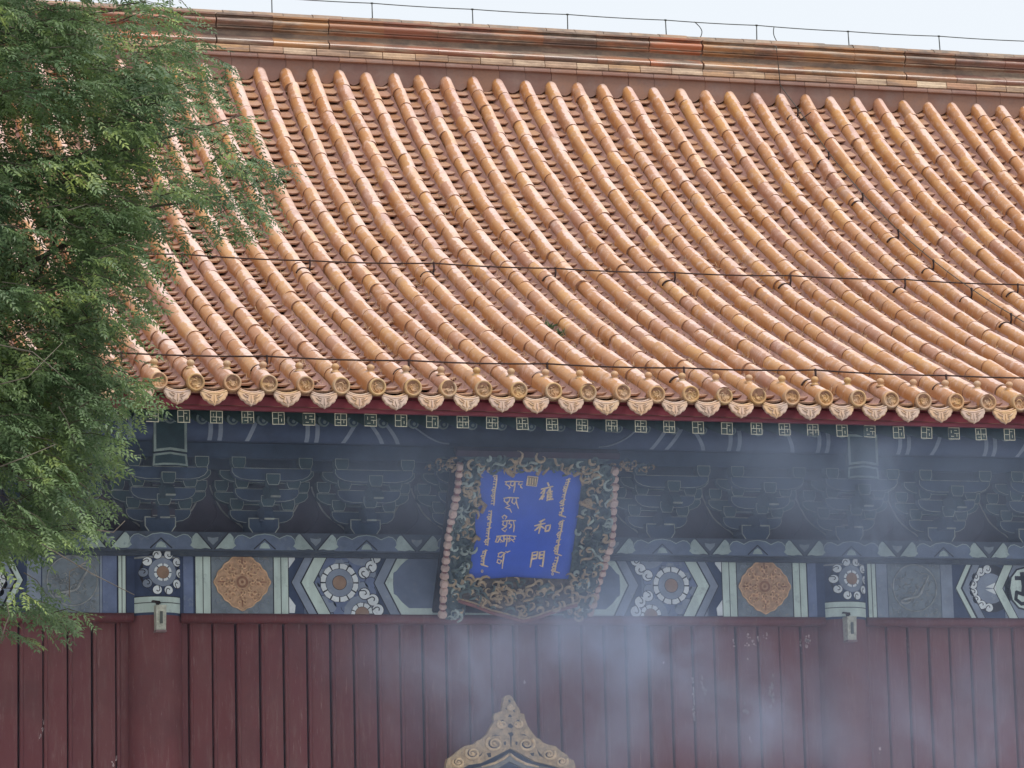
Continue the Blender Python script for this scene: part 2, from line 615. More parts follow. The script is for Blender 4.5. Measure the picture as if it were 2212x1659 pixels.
def inst(name, me, parent, loc, rot=(0, 0, 0), scale=(1, 1, 1)):
    """piece with shared mesh; loc in the building frame"""
    o = bpy.data.objects.new(name, me)
    col.objects.link(o)
    o.parent = parent
    og = org(parent)
    o.location = tuple(np.array(loc, float) - og)
    o.rotation_euler = rot
    o.scale = scale
    ORG[o.name] = np.array(loc, float)
    return o


def joined(name, items, parent, kind=None):
    """items: list of (mesh, loc, rot, scale) joined into one mesh object"""
    V, F, MI, SM, mats, o = [], [], [], [], [], 0
    cache = {}
    for me, loc, rot, sc in items:
        if me.name not in cache:
            a = np.zeros(len(me.vertices) * 3)
            me.vertices.foreach_get('co', a)
            cache[me.name] = (a.reshape(-1, 3), [list(p.vertices) for p in me.polygons], [p.material_index for p in me.polygons], [p.use_smooth for p in me.polygons])
            for mt in me.materials:
                if mt not in mats:
                    mats.append(mt)
        v, f, mi, sm = cache[me.name]
        mm = np.array(Matrix.LocRotScale(Vector(loc), __import__('mathutils').Euler(rot), Vector(sc)))
        V.append(v @ mm[:3, :3].T + mm[:3, 3])
        F.extend([[i + o for i in q] for q in f])
        idx = [mats.index(mt) for mt in me.materials]
        MI.extend([idx[k] for k in mi])
        SM.extend(sm)
        o += len(v)
    me = bpy.data.meshes.new(name)
    og = org(parent)
    me.from_pydata((np.concatenate(V) - og).tolist(), [], F)
    for mt in mats:
        me.materials.append(mt)
    me.polygons.foreach_set('material_index', MI)
    me.polygons.foreach_set('use_smooth', SM)
    me.update()
    ob = bpy.data.objects.new(name, me)
    col.objects.link(ob)
    ob.parent = parent
    ORG[ob.name] = og
    if kind:
        ob['kind'] = kind
    return ob


def circ(cx, cz, r, n=20, a0=0.0, a1=2 * math.pi, rzz=None):
    k = n if abs(a1 - a0 - 2 * math.pi) < 1e-6 else n + 1
    return [(cx + r * math.cos(a0 + (a1 - a0) * i / n), cz + (rzz or r) * math.sin(a0 + (a1 - a0) * i / n)) for i in range(k)]


# ------------------------------------------------------------------ setting: ground
gm = MB()
gm.add([(-400, -400, -E), (400, -400, -E), (400, 400, -E), (-400, 400, -E)], [(0, 1, 2, 3)], M['paving'])
g = put('ground', gm, None, 'grey stone paving in front of the gate hall', None, None, 'structure')

# ------------------------------------------------------------------ the hall
XA, XB = -3.1, 12.9          # roof extent that can be seen (plus a margin)
WA, WB = -2.95, 9.9          # wall extent
W = 1.9                      # wall plane
hall = empty('gate_hall', (3.2, W, -E), 'Chinese temple gate hall with orange glazed tile roof, painted eaves and red plank front', 'gate hall')

# ---- roof
rm = MB()
ys = np.linspace(0.07, 8.0, 34)
top = [(y, rz(y) - .115) for y in ys]
bot = [(y, rz(y) - .19) for y in ys]
for k in range(len(ys) - 1):
    for (p, q), flip in (((top[k], top[k + 1]), False), ((bot[k], bot[k + 1]), True)):
        f = (0, 1, 2, 3) if not flip else (3, 2, 1, 0)
        rm.add([(XA, p[0], p[1]), (XB, p[0], p[1]), (XB, q[0], q[1]), (XA, q[0], q[1])], [f], M['deck'])
for X, fl in ((XA, True), (XB, False)):
    for k in range(len(ys) - 1):
        q = [(X, *top[k]), (X, *top[k + 1]), (X, *bot[k + 1]), (X, *bot[k])]
        rm.add(q, [(0, 1, 2, 3) if fl else (3, 2, 1, 0)], M['deck'])
# rear slope, plain
for k in range(12):
    y0, y1 = 8.0 * k / 12, 8.0 * (k + 1) / 12
    rm.add([(XA, 16.6 - y0, rz(y0) - .1), (XB, 16.6 - y0, rz(y0) - .1), (XB, 16.6 - y1, rz(y1) - .1), (XA, 16.6 - y1, rz(y1) - .1)], [(1, 0, 3, 2)], M['pan'])
roof = put('roof', rm, hall)


def tube_mesh(seed):
    r_ = np.random.RandomState(seed)
    L = .348
    mb = MB()
    rings = []
    NS = 14
    for y, r in ((0.0, .0655), (.0045, .0658), (.07, .0652), (.15, .0646), (.24, .0640), (L, .0632)):
        dx, dz = r_.uniform(-.0012, .0012, 2)
        pr = [(-r, -.080)] + [(-r * math.cos(math.pi * k / NS), r * math.sin(math.pi * k / NS) * 1.03) for k in range(NS + 1)] + [(r, -.080)]
        rings.append([(x + dx, y, z + dz) for x, z in pr])
    n = len(rings[0])
    vs_ = [p for g_ in rings for p in g_]
    for i in range(len(rings) - 1):
        lo = 4.6 + r_.uniform(-1.3, 1.1)
        hi = 12.6 + r_.uniform(-1.0, 1.2)
        for k in range(n - 1):
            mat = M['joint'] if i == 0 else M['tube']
            mb.add([vs_[i * n + k], vs_[i * n + k + 1], vs_[(i + 1) * n + k + 1], vs_[(i + 1) * n + k]], [(0, 1, 2, 3)], mat, True)
    mb.add(rings[0], [tuple(range(n - 1, -1, -1))], M['joint'])
    return weld(mb, 'cover_tile_mesh')


def weld(mb, nm):
    """merge coincident corners so that the piece is one connected, smoothly shaded surface"""
    key, idx, nv = {}, [], []
    for p in mb.v:
        k = (round(p[0], 5), round(p[1], 5), round(p[2], 5))
        if k not in key:
            key[k] = len(nv)
            nv.append(p)
        idx.append(key[k])
    mb.v = nv
    mb.f = [[idx[i] for i in f] for f in mb.f]
    return mb.mesh(nm)


def pan_mesh(seed):
    r_ = np.random.RandomState(seed + 50)
    mb = MB()
    L, w, t = .27, .108, .016
    xs = np.linspace(-w, w, 7)
    sag = lambda x: -.093 + .028 * (x / w) ** 2
    jt = r_.uniform(-.004, .004, 7)
    tl = [(x, jt[i] * .8, sag(x) + .048 + jt[i] * .3) for i, x in enumerate(xs)]
    tu = [(x, L, sag(x) + .0) for x in xs]
    bl = [(x, jt[i] * .8 + .004, sag(x) + .048 - t + jt[i] * .3) for i, x in enumerate(xs)]
    bu = [(x, L, sag(x) - t) for x in xs]
    v = tl + tu + bl + bu
    n = 7
    fs = [(i, i + 1, n + i + 1, n + i) for i in range(n - 1)] + [(2 * n + i + 1, 2 * n + i, 3 * n + i, 3 * n + i + 1) for i in range(n - 1)]
    fs += [(2 * n + i, 2 * n + i + 1, i + 1, i) for i in range(n - 1)]
    mb.add(v, fs, M['pan'], False)
    return mb.mesh('pan_tile_mesh')


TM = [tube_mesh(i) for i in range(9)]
PM = [pan_mesh(i) for i in range(5)]
I0, I1 = -10, 45
# arc length table
yy = np.linspace(0, 7.95, 800)
zz = rz(yy)
al = np.concatenate([[0], np.cumsum(np.hypot(np.diff(yy), np.diff(zz)))])
LT = al[-1]
NT_ = 29
step = LT / NT_


def y_at(s_):
    return float(np.interp(s_, al, yy))


covers, pans = [], []
for i in range(I0, I1 + 1):
    off = rng.uniform(-.05, .05)
    bend = rng.uniform(0, 6.28)
    for k in range(NT_):
        s0 = k * step + (off if k > 0 else 0)
        y = y_at(max(0, s0))
        y2 = y_at(s0 + step)
        a = math.atan2(rz(y2) - rz(y), y2 - y)
        x = i * S + .007 * math.sin(k * .5 + bend) + rng.uniform(-.004, .004)
        covers.append((TM[rng.randint(9)], (x, y, rz(y) + rng.uniform(-.003, .005)), (a + rng.uniform(-.016, .016), rng.uniform(-.05, .05), rng.uniform(-.022, .022)), (rng.uniform(.95, 1.05), 1.0 if k else 1.0, 1)))
NP = 54
ps = LT / NP
for i in range(I0, I1):
    off = rng.uniform(-.04, .04)
    for k in range(NP):
        s0 = k * ps + (off if k > 1 else 0) + rng.uniform(-.01, .01)
        y = y_at(max(.0, s0))
        a = rslope(y)
        if k == 0:
            y = .02
        lift = rng.uniform(-.004, .008)
        pans.append((PM[rng.randint(5)], ((i + .5) * S + rng.uniform(-.004, .004), y, rz(y) + lift), (a + rng.uniform(-.02, .015), rng.uniform(-.03, .03), rng.uniform(-.03, .03)), (1, 1, 1)))


def split(items, n=300):
    sc = []
    for j, it in enumerate(items):
        px, py, d = project(it[1])
        vis = (300 < px < 2230) and (0 < py < 1660) and not (px < 560 and py < 520)
        sc.append((0 if vis else 1, d, j))
    sc.sort()
    a = [items[j] for _, _, j in sc[:n]]
    b = [items[j] for _, _, j in sc[n:]]
    return a, b


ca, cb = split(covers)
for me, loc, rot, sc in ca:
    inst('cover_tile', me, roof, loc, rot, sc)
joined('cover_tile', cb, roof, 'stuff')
pa, pb = split(pans)
for me, loc, rot, sc in pa:
    inst('pan_tile', me, roof, loc, rot, sc)
joined('pan_tile', pb, roof, 'stuff')

# mortar fillets along the tubes
mo = MB()
ym = np.linspace(.05, 7.85, 60)
for i in range(I0, I1 + 1):
    for sgn in (-1, 1):
        if (sgn < 0 and i == I0) or (sgn > 0 and i == I1):
            continue
        P = np.zeros((60, 3, 3))
        for k, y in enumerate(ym):
            w = .024 + .014 * mnoise.noise(Vector((i * 3.1 + sgn, y * 3.0, 0))) + .012 * (1 - y / 8)
            x = i * S
            sl = rslope(y)
            for q, (dx, dz) in enumerate(((.064, -.012 + .012 * mnoise.noise(Vector((i * 7.7, y * 6, 3 * sgn)))), (.075, -.040), (.072 + w, -.070))):
                P[k, q] = (x + sgn * dx, y - dz * math.sin(sl) * -1 * -1, rz(y) + dz)
        mo.grid(P if sgn < 0 else P[::-1], M['mortar'])
put('mortar_fillet', mo, roof, kind='stuff')


def disc_mesh(seed):
    r_ = np.random.RandomState(seed + 90)
    mb = MB()
    mb.lathe_y([(.066, .05), (.0690, .0), (.067, -.008), (.060, -.012), (.0535, -.010), (.050, .008)], M['eave'], 20)
    n = 20
    # relief of a coiled beast on the face
    vs_, fs = [(0, .006, 0)], []
    rr = [.010, .020, .030, .040, .0505]
    for j, r in enumerate(rr):
        for k in range(n):
            a = 2 * math.pi * k / n
            h = .008 - .016 * max(0, mnoise.noise(Vector((r * 75 * math.cos(a) + seed * 9, r * 75 * math.sin(a), seed)))) * (j < 4)
            vs_.append((r * math.cos(a), h, r * math.sin(a)))
    for k in range(n):
        fs.append((0, 1 + k, 1 + (k + 1) % n))
        for j in range(4):
            fs.append((1 + j * n + k, 1 + (j + 1) * n + k, 1 + (j + 1) * n + (k + 1) % n, 1 + j * n + (k + 1) % n))
    mb.add(vs_, fs, M['eave'], False)
    pts = [(.010 + .026 * t) * np.array([math.cos(3.6 * t + seed), 0, math.sin(3.6 * t + seed)]) + np.array([0, .002, 0]) for t in np.linspace(0, 1, 8)]
    mb.tube(pts, [.004, .006, .006, .007, .006, .005, .004, .002], M['eave'], 5)
    for q in range(6):
        a = r_.uniform(0, 6.28)
        p = np.array([.038 * math.cos(a), .003, .038 * math.sin(a)])
        mb.tube([p, p * .6 + np.array([.008, -.003, .006])], [.003, .0045], M['eave'], 4)
    return mb.mesh('end_disc_mesh')


def drip_mesh(seed):
    mb = MB()
    half = [(.0, -.122), (.010, -.111), (.024, -.107), (.040, -.101), (.052, -.088), (.058, -.081), (.074, -.076), (.086, -.062), (.089, -.050), (.098, -.040), (.103, -.024), (.103, -.008)]
    up = [(.085, -.006), (.06, -.016), (.03, -.024), (0, -.027)]
    r = half + up
    poly = r[:-1] + [r[-1]] + [(-x, z) for x, z in up[:-1][::-1]] + [(-x, z) for x, z in half[1:][::-1]]
    P = np.array(poly)
    mb.prism([tuple(p) for p in P], -.006, .012, M['drip'])
    ins = inset(P, .010)
    mb.prism([tuple(p) for p in inset(P, .006)], -.011, -.005, M['drip'])
    # relief strokes
    for sg in (-1, 1):
        pts = [(sg * .012, -.013, -.096), (sg * .036, -.015, -.080), (sg * .022, -.015, -.058), (sg * .045, -.015, -.05), (sg * .065, -.013, -.032)]
        mb.tube(pts, [.003, .005, .004, .005, .003], M['drip'], 5)
        mb.tube([(sg * .018, -.013, -.045), (sg * .04, -.015, -.034), (sg * .05, -.013, -.028)], [.003, .004, .002], M['drip'], 4)
    mb.tube([(0, -.013, -.1), (0, -.016, -.08), (.004 * (1 if seed % 2 else -1), -.015, -.05), (0, -.013, -.036)], [.003, .005, .005, .002], M['drip'], 5)
    # rolled top lips
    for dz, y0, w in ((.004, -.006, .098), (.020, .006, .09)):
        xs = np.linspace(-w, w, 9)
        mb.tube([(x, y0, -.030 + dz + .024 * (x / w) ** 2) for x in xs], .0085, M['drip'], 6)
    return mb.mesh('drip_tile_mesh')


def nail_mesh():
    mb = MB()
    mb.lathe_y([(.030, 0), (.029, .006), (.021, .012), (.018, .02), (.025, .028), (.027, .040), (.022, .052), (.010, .060), (.0, .062)], M['eave'], 10)
    return mb.mesh('nail_cap_mesh')


DM = [disc_mesh(i) for i in range(5)]
RM_ = [drip_mesh(i) for i in range(4)]
NMsh = nail_mesh()
for i in range(I0, I1 + 1):
    if i * S > 10.5:
        continue
    inst('eave_end_disc', DM[i % 5], roof, (i * S, -.012 + rng.uniform(-.008, .004), rng.uniform(-.004, .004)), (R(rng.uniform(-4, 4)), rng.uniform(-1, 1) * .5, R(rng.uniform(-4, 4))))
    inst('nail_cap', NMsh, roof, (i * S + rng.uniform(-.004, .004), .19, rz(.19) + .060), (R(90 + 8), 0, 0), (1.18, 1.12, 1.18))
    if i < I1:
        inst('drip_tile', RM_[rng.randint(4)], roof, ((i + .5) * S + rng.uniform(-.005, .005), -.004, -.058 + rng.uniform(-.004, .004)), (R(-8 + rng.uniform(-4, 4)), R(rng.uniform(-3, 3)), R(rng.uniform(-5, 5))))

# ---- main ridge
RY = 7.86
kb = MB()
kb.box(XA, XB, RY + .16, RY + .5, 4.5, 5.19, M['deck'])
kb.box(XA, XB, RY + .078, RY + .16, 4.80, 5.185, M['ridge_cap'])
ridge = put('main_ridge', kb, hall)


def ridge_piece(prof, L, mat, nm, jitter=0.0):
    mb = MB()
    n = len(prof)
    vs_ = [(-L / 2, y, z) for y, z in prof] + [(L / 2, y, z) for y, z in prof]
    fs = [(k, k + n, k + n + 1, k + 1) for k in range(n - 1)]
    mb.add(vs_, fs, mat, False)
    mb.add(vs_, [tuple(range(n)), tuple(range(2 * n - 1, n - 1, -1))], mat)
    return mb.mesh(nm)


def arc(y0, z0, y1, z1, bulge, n=6):
    out = []
    for k in range(n + 1):
        t = k / n
        b = bulge * math.sin(math.pi * t)
        out.append((y0 + (y1 - y0) * t + b * 0 - bulge * math.sin(math.pi * t), z0 + (z1 - z0) * t))
    return out


# big moulded block: convex upper roll, recessed groove, lower roll
PB = [(RY + .16, 4.86)] + arc(RY + .03, 4.862, RY + .045, 4.935, .035) + arc(RY + .07, 4.95, RY + .075, 5.01, -.012, 4) + [(RY + .030, 5.018), (RY + .026, 5.026), (RY + .055, 5.030), (RY + .055, 5.036), (RY + .040, 5.040)] + arc(RY + .035, 5.05, RY + .06, 5.12, .040) + [(RY + .055, 5.124), (RY + .055, 5.130), (RY + .022, 5.134), (RY + .022, 5.150), (RY + .16, 5.150)]
LB = .575
blk = [ridge_piece([(y, (z - 4.86) * 1.13) for y, z in PB], LB - .003, M['ridge'], 'ridge_block_mesh') for _ in range(1)]
x = XA + .3
k = 0
while x < XB - .2:
    inst('ridge_block', blk[0], ridge, (x, rng.uniform(-.002, .002), 4.86 + rng.uniform(-.002, .002)), (0, 0, rng.uniform(-.002, .002)))
    x += LB
PP = [(RY + .16, 4.785), (RY + .0, 4.785), (RY - .012, 4.79)] + [(RY - .014, 4.815), (RY - .006, 4.822), (RY - .006, 4.846), (RY + .005, 4.856), (RY + .16, 4.856)]
LP_ = .345
pm = ridge_piece([(y, z - 4.78) for y, z in PP], LP_ - .007, M['ridge_pale'], 'ridge_strip_mesh')
x = XA + .17
while x < XB - .2:
    inst('ridge_strip', pm, ridge, (x, rng.uniform(-.004, .003), 4.78 + rng.uniform(-.002, .002)))
    x += LP_
PT = [(RY + .16, 4.732), (RY - .015, 4.732), (RY - .02, 4.738), (RY - .02, 4.756), (RY - .008, 4.766), (RY - .008, 4.778), (RY + .16, 4.780)]
tm_ = ridge_piece([(y, z - 4.73) for y, z in PT], .275, M['base_tile'], 'ridge_lath_mesh')
x = XA + .14
while x < XB - .1:
    inst('ridge_lath', tm_, ridge, (x, 0, 4.73))
    x += .28
CAPP = [(RY + .10 + .15 * (1 - math.cos(math.pi * q / 8)) - .04, 5.152 + .072 * math.sin(math.pi * q / 8)) for q in range(9)]
LC = .31
cm = ridge_piece([(y, z - 5.15) for y, z in CAPP], LC - .006, M['ridge_cap'], 'ridge_cap_mesh')
x = XA + .15
while x < XB - .15:
    inst('ridge_cap_tile', cm, ridge, (x, rng.uniform(-.005, .005), 5.186 + rng.uniform(-.003, .004)), (0, rng.uniform(-.01, .01), 0))
    x += LC
# base tiles closing the gap between the tubes under the ridge
bmesh_ = MB()
n = 8
fr = [(.140 * -1, .0), (-.140, -.115)]
poly = [(-.1385, .0), (-.1385, -.13)] + [(-.085 + .17 * q / 8, -.175 - .05 * math.sin(math.pi * q / 8)) for q in range(9)] + [(.1385, -.13), (.1385, .0)]
bmesh_.prism(poly, -.0, .16, M['base_tile'])
bme = bmesh_.mesh('ridge_base_tile_mesh')
for i in range(I0, I1):
    inst('ridge_base_tile', bme, ridge, ((i + .5) * S, RY + .025 + rng.uniform(-.004, .004), 4.733), (R(6 + rng.uniform(-2, 2)), 0, R(rng.uniform(-2, 2))))

# ---- fascia board and rafters
fb = MB()
fb.box(XA, 10.6, .085, .135, -.187, -.05, M['fascia'])
put('fascia_board', fb, hall)
sb = MB()
def sheet(y0, z0, y1, z1, th, mat):
    sb.add([(XA, y0, z0), (10.6, y0, z0), (10.6, y1, z1), (XA, y1, z1), (XA, y0, z0 + th), (10.6, y0, z0 + th), (10.6, y1, z1 + th), (XA, y1, z1 + th)],
           [(3, 2, 1, 0), (4, 5, 6, 7), (0, 1, 5, 4), (2, 3, 7, 6), (1, 2, 6, 5), (3, 0, 4, 7)], mat)
sheet(.137, -.185, 1.0, .072, .02, M['soffit'])
sheet(.80, -.085, 2.2, .307, .02, M['soffit'])
put('soffit_boarding', sb, hall)
RS = .2405
x0r = .219 - 13 * RS
fm = MB()
p = [(-.046, .0, -.047), (.046, .0, -.047), (.046, .0, .047), (-.046, .0, .047)]
q = [(a, .9, c + .27) for a, b, c in p]
fm.add(p + q, [(0, 1, 2, 3), (0, 4, 5, 1), (1, 5, 6, 2), (2, 6, 7, 3), (3, 7, 4, 0)], M['rafter'])
fr_me = fm.mesh('flying_rafter_mesh')


def fret_mesh(seed):
    mb = MB()
    a, t = .0475, .0048
    y0, y1 = -.004, .003
    def bar(x0, x1, z0, z1):
        mb.box(min(x0, x1), max(x0, x1), y0, y1, min(z0, z1), max(z0, z1), M['raft_line'])
    mb.box(-a, a, -.0015, .004, -a, a, M['raft_end'])
    bar(-a, a, a - t, a)
    bar(-a, a, -a, -a + t)
    bar(-a, -a + t, -a + t + .0002, a - t - .0002)
    bar(a - t, a, -a + t + .0002, a - t - .0002)
    b, s2 = .026, .0042
    e_ = a - t
    bar(-s2 / 2, s2 / 2, -e_, e_)
    bar(-e_, -s2 / 2 - .0001, -s2 / 2, s2 / 2)
    bar(s2 / 2 + .0001, e_, -s2 / 2, s2 / 2)
    bar(s2 / 2 + .0001, b, b - s2, b)
    bar(-b, -s2 / 2 - .0001, -b, -b + s2)
    bar(b - s2, b, -b, -s2 / 2 - .0001)
    bar(-b, -b + s2, s2 / 2 + .0001, b)
    r_ = np.random.RandomState(seed)
    # worn: drop some bars by nudging them behind the plate
    v = mb.v
    nb = len(v) // 8
    for k in range(1, nb):
        if r_.rand() < .16:
            for j in range(8):
                px, py, pz = v[k * 8 + j]
                v[k * 8 + j] = (px, py + .0033, pz)
    return mb.mesh('rafter_fret_mesh')


FM = [fret_mesh(i) for i in range(5)]
rr_ = MB()
rr_.lathe_y([(.0, .0), (.046, .0), (.046, 1.5)], M['rafter'], 12, smooth=False)
vv = rr_.v
rr_.v = [(a, b, c + b * .28) for a, b, c in vv]
rr_me = rr_.mesh('round_rafter_mesh')
pr_ = MB()
pr_.lathe_y([(.047, .004), (.046, -.002), (.030, -.004)], M['pearl'], 12, smooth=False)
pr_.prism(circ(.004, -.006, .029, 10), -.0055, .003, M['pearl_in'])
pr_.prism(circ(.006, -.010, .014, 8), -.008, -.004, M['pearl'])
pr_me = pr_.mesh('rafter_pearl_mesh')
k = 0
while x0r + k * RS < 10.4:
    xr = x0r + k * RS + rng.uniform(-.006, .006)
    f_ = inst('square_rafter', fr_me, hall, (xr, .138, -.2365 + rng.uniform(-.002, .003)), (0, rng.uniform(-.03, .03), 0))
    inst('painted_end', FM[rng.randint(5)], f_, np.array(ORG[f_.name]) + np.array([0, -.0035, 0]))
    g_ = inst('round_rafter', rr_me, hall, (xr + .015, .76, -.145))
    inst('painted_end', pr_me, g_, np.array(ORG[g_.name]) + np.array([0, -.003, 0]))
    k += 1

# ---- eave purlin and its tie
pm_ = MB()
PYC, PZC, PR = 1.37, -.125, .115
n = 20
xs = [WA - .1, 10.2]
vs_ = [(X, PYC + PR * math.cos(2 * math.pi * k / n), PZC + PR * math.sin(2 * math.pi * k / n)) for X in xs for k in range(n)]
pm_.add(vs_, [(k, k + n, (k + 1) % n + n, (k + 1) % n) for k in range(n)], M['deep'], True)
pm_.box(WA - .1, 10.2, 1.32, 1.42, -.36, -.245, M['dougong_b'])
purlin = put('eave_purlin', pm_, hall)


def on_purlin(p):
    x, y, z = p
    a = max(-1, min(1, (z - PZC) / PR))
    r = PR + (-y)
    return (x, PYC - r * math.cos(math.asin(a)), PZC + r * a)


# painted strokes on the purlin: slanting bands and curls per bay
def purlin_bar(xa, xb, w, mat):
    mb = MB()
    for k in range(6):
        t0, t1 = k / 6, (k + 1) / 6
        z0, z1 = PZC - .10 + .16 * t0, PZC - .10 + .16 * t1
        c0, c1 = xa + (xb - xa) * t0, xa + (xb - xa) * t1
        q = [on_purlin(p_) for p_ in ((c0, -.003, z0), (c0 + w, -.003, z0), (c1 + w, -.003, z1), (c1, -.003, z1))]
        mb.add(q, [(0, 1, 2, 3)], mat)
    put('painted_band', mb, purlin)


for bx in (.31 - 5.835, .31, 6.145):
    mid = bx + 2.9175
    for dx, sl in ((.32, .0), (.40, .0), (.62, .07), (1.10, .0), (1.18, .0), (1.40, .10), (1.72, -.12), (1.85, -.12)):
        for sg in (-1, 1):
            xa = mid - sg * (2.9175 - dx)
            if WA < xa < 9.9:
                purlin_bar(xa, xa + sg * sl, .035, M['slate'])
    for sg in (-1, 1):
        if WA < mid + sg * .6 < 9.9:
            mb = MB()
            mb.tube([on_purlin((mid + sg * (.95 - .32 * t), -.004, PZC - .09 + .14 * (1 - t) ** 2)) for t in np.linspace(0, 1, 10)], .007, M['slate'], 5)
            put('painted_curl', mb, purlin)

# ---- bracket boards and bracket sets
BZ0, BZ1 = -.925, -.36
BS = 5.835 / 7
bx0 = .31
bb = MB()
bb.box(WA, 9.9, 1.84, 1.88, BZ0 - .1, .05, M['boardred'])
bb.box(WA, 9.9, 1.70, 1.84, -.395, -.31, M['dougong_b'])
bracket_board = put('bracket_board', bb, hall)


def flame_outline(w, h, n=10):
    out = []
    for k in range(n + 1):
        t = k / n
        z = h * t
        x = w * (1 - t) ** 1.55 * (1 + .12 * math.sin(t * 9.4)) + .026
        out.append((x, z))
    return out


fl = MB()
o_ = flame_outline(.31, .40)
left = [(-x, z) for x, z in o_]
for side in (o_, left):
    for k in range(len(side) - 1):
        a, b = np.array(side[k]), np.array(side[k + 1])
        d = (b - a) / np.linalg.norm(b - a)
        nrm = np.array([-d[1], d[0]]) * .007
        q = [(*(a - nrm), 0), (*(a + nrm), 0), (*(b + nrm), 0), (*(b - nrm), 0)]
        fl.add([(u[0], -.004, u[1]) for u in q], [(0, 1, 2, 3) if side is o_ else (0, 1, 2, 3)], M['flame'])
fl.tube([(.12 * math.sin(t * 2) * (1 - t * .4), -.003, .05 + .2 * t) for t in np.linspace(-.9, 1, 8)], .006, M['boardred'], 5)
fl_me = fl.mesh('flame_outline_mesh')


def dou(w, h, d):
    mb = MB()
    hw = w / 2
    poly = [(-hw * .72, 0), (hw * .72, 0), (hw, h * .42), (hw, h), (-hw, h), (-hw, h * .42)]
    mb.inset_prism(poly, -d / 2, d / 2, .0045, M['dougong_l'], M['dougong_g'])
    return mb.mesh('bearing_block_mesh')


def gong(L, h, d, mat):
    mb = MB()
    hl = L / 2
    poly = [(-hl * .55, 0), (hl * .55, 0), (hl * .78, h * .12), (hl * .93, h * .36), (hl, h * .66), (hl, h), (-hl, h), (-hl, h * .66), (-hl * .93, h * .36), (-hl * .78, h * .12)]
    mb.inset_prism(poly, -d / 2, d / 2, .0045, M['dougong_l'], mat)
    return mb.mesh('bracket_arm_mesh')


def beak(L, h, w, mat):
    """forward arm with a drooping nose (runs along -y)"""
    mb = MB()
    prof = [(0, 0), (0, h), (-L * .8, h), (-L, h * .55), (-L * 1.12, -h * .1), (-L * .95, -h * .25), (-L * .85, 0)]
    n = len(prof)
    vs_ = [(-w / 2, y, z) for y, z in prof] + [(w / 2, y, z) for y, z in prof]
    mb.add(vs_, [tuple(range(n - 1, -1, -1)), tuple(range(n, 2 * n))], mat)
    mb.add(vs_, [(k, (k + 1) % n, (k + 1) % n + n, k + n) for k in range(n)], mat)
    mb.box(-w / 2 - .001, w / 2 + .001, -L * 1.125, -L * 1.07, -h * .14, -h * .02, M['dougong_l'])
    return mb.mesh('bracket_nose_mesh')


c = .068
D_small = dou(.112, .088, .105)
G1 = gong(7.6 * c, .10, .075, M['dougong_b'])
G2 = gong(11.2 * c, .10, .075, M['dougong_g'])
G3 = gong(9.4 * c, .10, .075, M['dougong_b'])
NO = beak(.26, .10, .075, M['dougong_b'])
NO2 = beak(.48, .10, .075, M['dougong_g'])
for k in range(-4, 12):
    X = bx0 + k * BS
    if not (WA + .3 < X < 9.6):
        continue
    mb = MB()
    hw = .125
    mb.inset_prism([(X - hw * .7, BZ0), (X + hw * .7, BZ0), (X + hw, BZ0 + .055), (X + hw, BZ0 + .13), (X - hw, BZ0 + .13), (X - hw, BZ0 + .055)], 1.62, 1.84, .008, M['dougong_l'], M['dougong_b'])
    bs = put('bracket_set', mb, hall)
    z1, z2, z3 = BZ0 + .10, BZ0 + .245, BZ0 + .39
    inst('bracket_arm', G1, bs, (X, 1.73, z1))
    inst('bracket_arm', G2, bs, (X, 1.73, z2))
    inst('bracket_nose', NO, bs, (X, 1.70, z1 + .005))
    inst('bracket_nose', NO2, bs, (X, 1.70, z2 + .005))
    inst('bracket_arm', G1, bs, (X, 1.52, z2))
    inst('bracket_arm', G2, bs, (X, 1.52, z3))
    inst('bracket_arm', G3, bs, (X, 1.345, z3 - .005))
    for dx in (-7.6 * c / 2 + .05, 7.6 * c / 2 - .05):
        inst('bearing_block', D_small, bs, (X + dx, 1.73 - .02, z1 + .1))
        inst('bearing_block', D_small, bs, (X + dx, 1.52 - .02, z2 + .1))
    for dx in (-11.2 * c / 2 + .05, 11.2 * c / 2 - .05):
        inst('bearing_block', D_small, bs, (X + dx, 1.73 - .02, z2 + .1))
    for dx in (-9.4 * c / 2 + .05, 9.4 * c / 2 - .05):
        inst('bearing_block', D_small, bs, (X + dx, 1.345 - .018, z3 + .088))
    inst('bearing_block', D_small, bs, (X, 1.50, z1 + .1))
    inst('bearing_block', D_small, bs, (X, 1.30, z2 + .1))
    if WA + .3 < X + BS / 2 < 9.6:
        inst('flame_outline', fl_me, bracket_board, (X + BS / 2, 1.839, BZ0 + .02))

# beam heads over the columns
COLS = (.31, 6.145)
for X in COLS:
    mb = MB()
    xc = X + .015 if X < 3 else X + .0
    hw = .132
    mb.inset_prism([(xc - hw, -.335), (xc, -.318), (xc + hw, -.335), (xc + hw, -.075), (xc - hw, -.075)], 1.25, 1.9, .020, M['pale_dim'], M['dougong_g'])
    bh = put('beam_head', mb, hall)
    mb = MB()
    mb.inset_prism([(xc - hw - .008, -.445), (xc - hw * .4, -.435), (xc + hw * .4, -.435), (xc + hw + .008, -.445), (xc + hw, -.350), (xc, -.332), (xc - hw, -.350)], 1.262, 1.9, .016, M['pale_dim'], M['dougong_g'])
    put('beam_head_lip', mb, bh)
    mb = MB()
    for zz_ in (-.56, -.70, -.80):
        mb.box(xc - .09, xc + .09, 1.55, 1.62, zz_, zz_ + .055, M['boardred'])
        mb.box(xc - .088, xc + .088, 1.545, 1.5498, zz_, zz_ + .008, M['flame'])
    put('stepped_corbel', mb, bh)

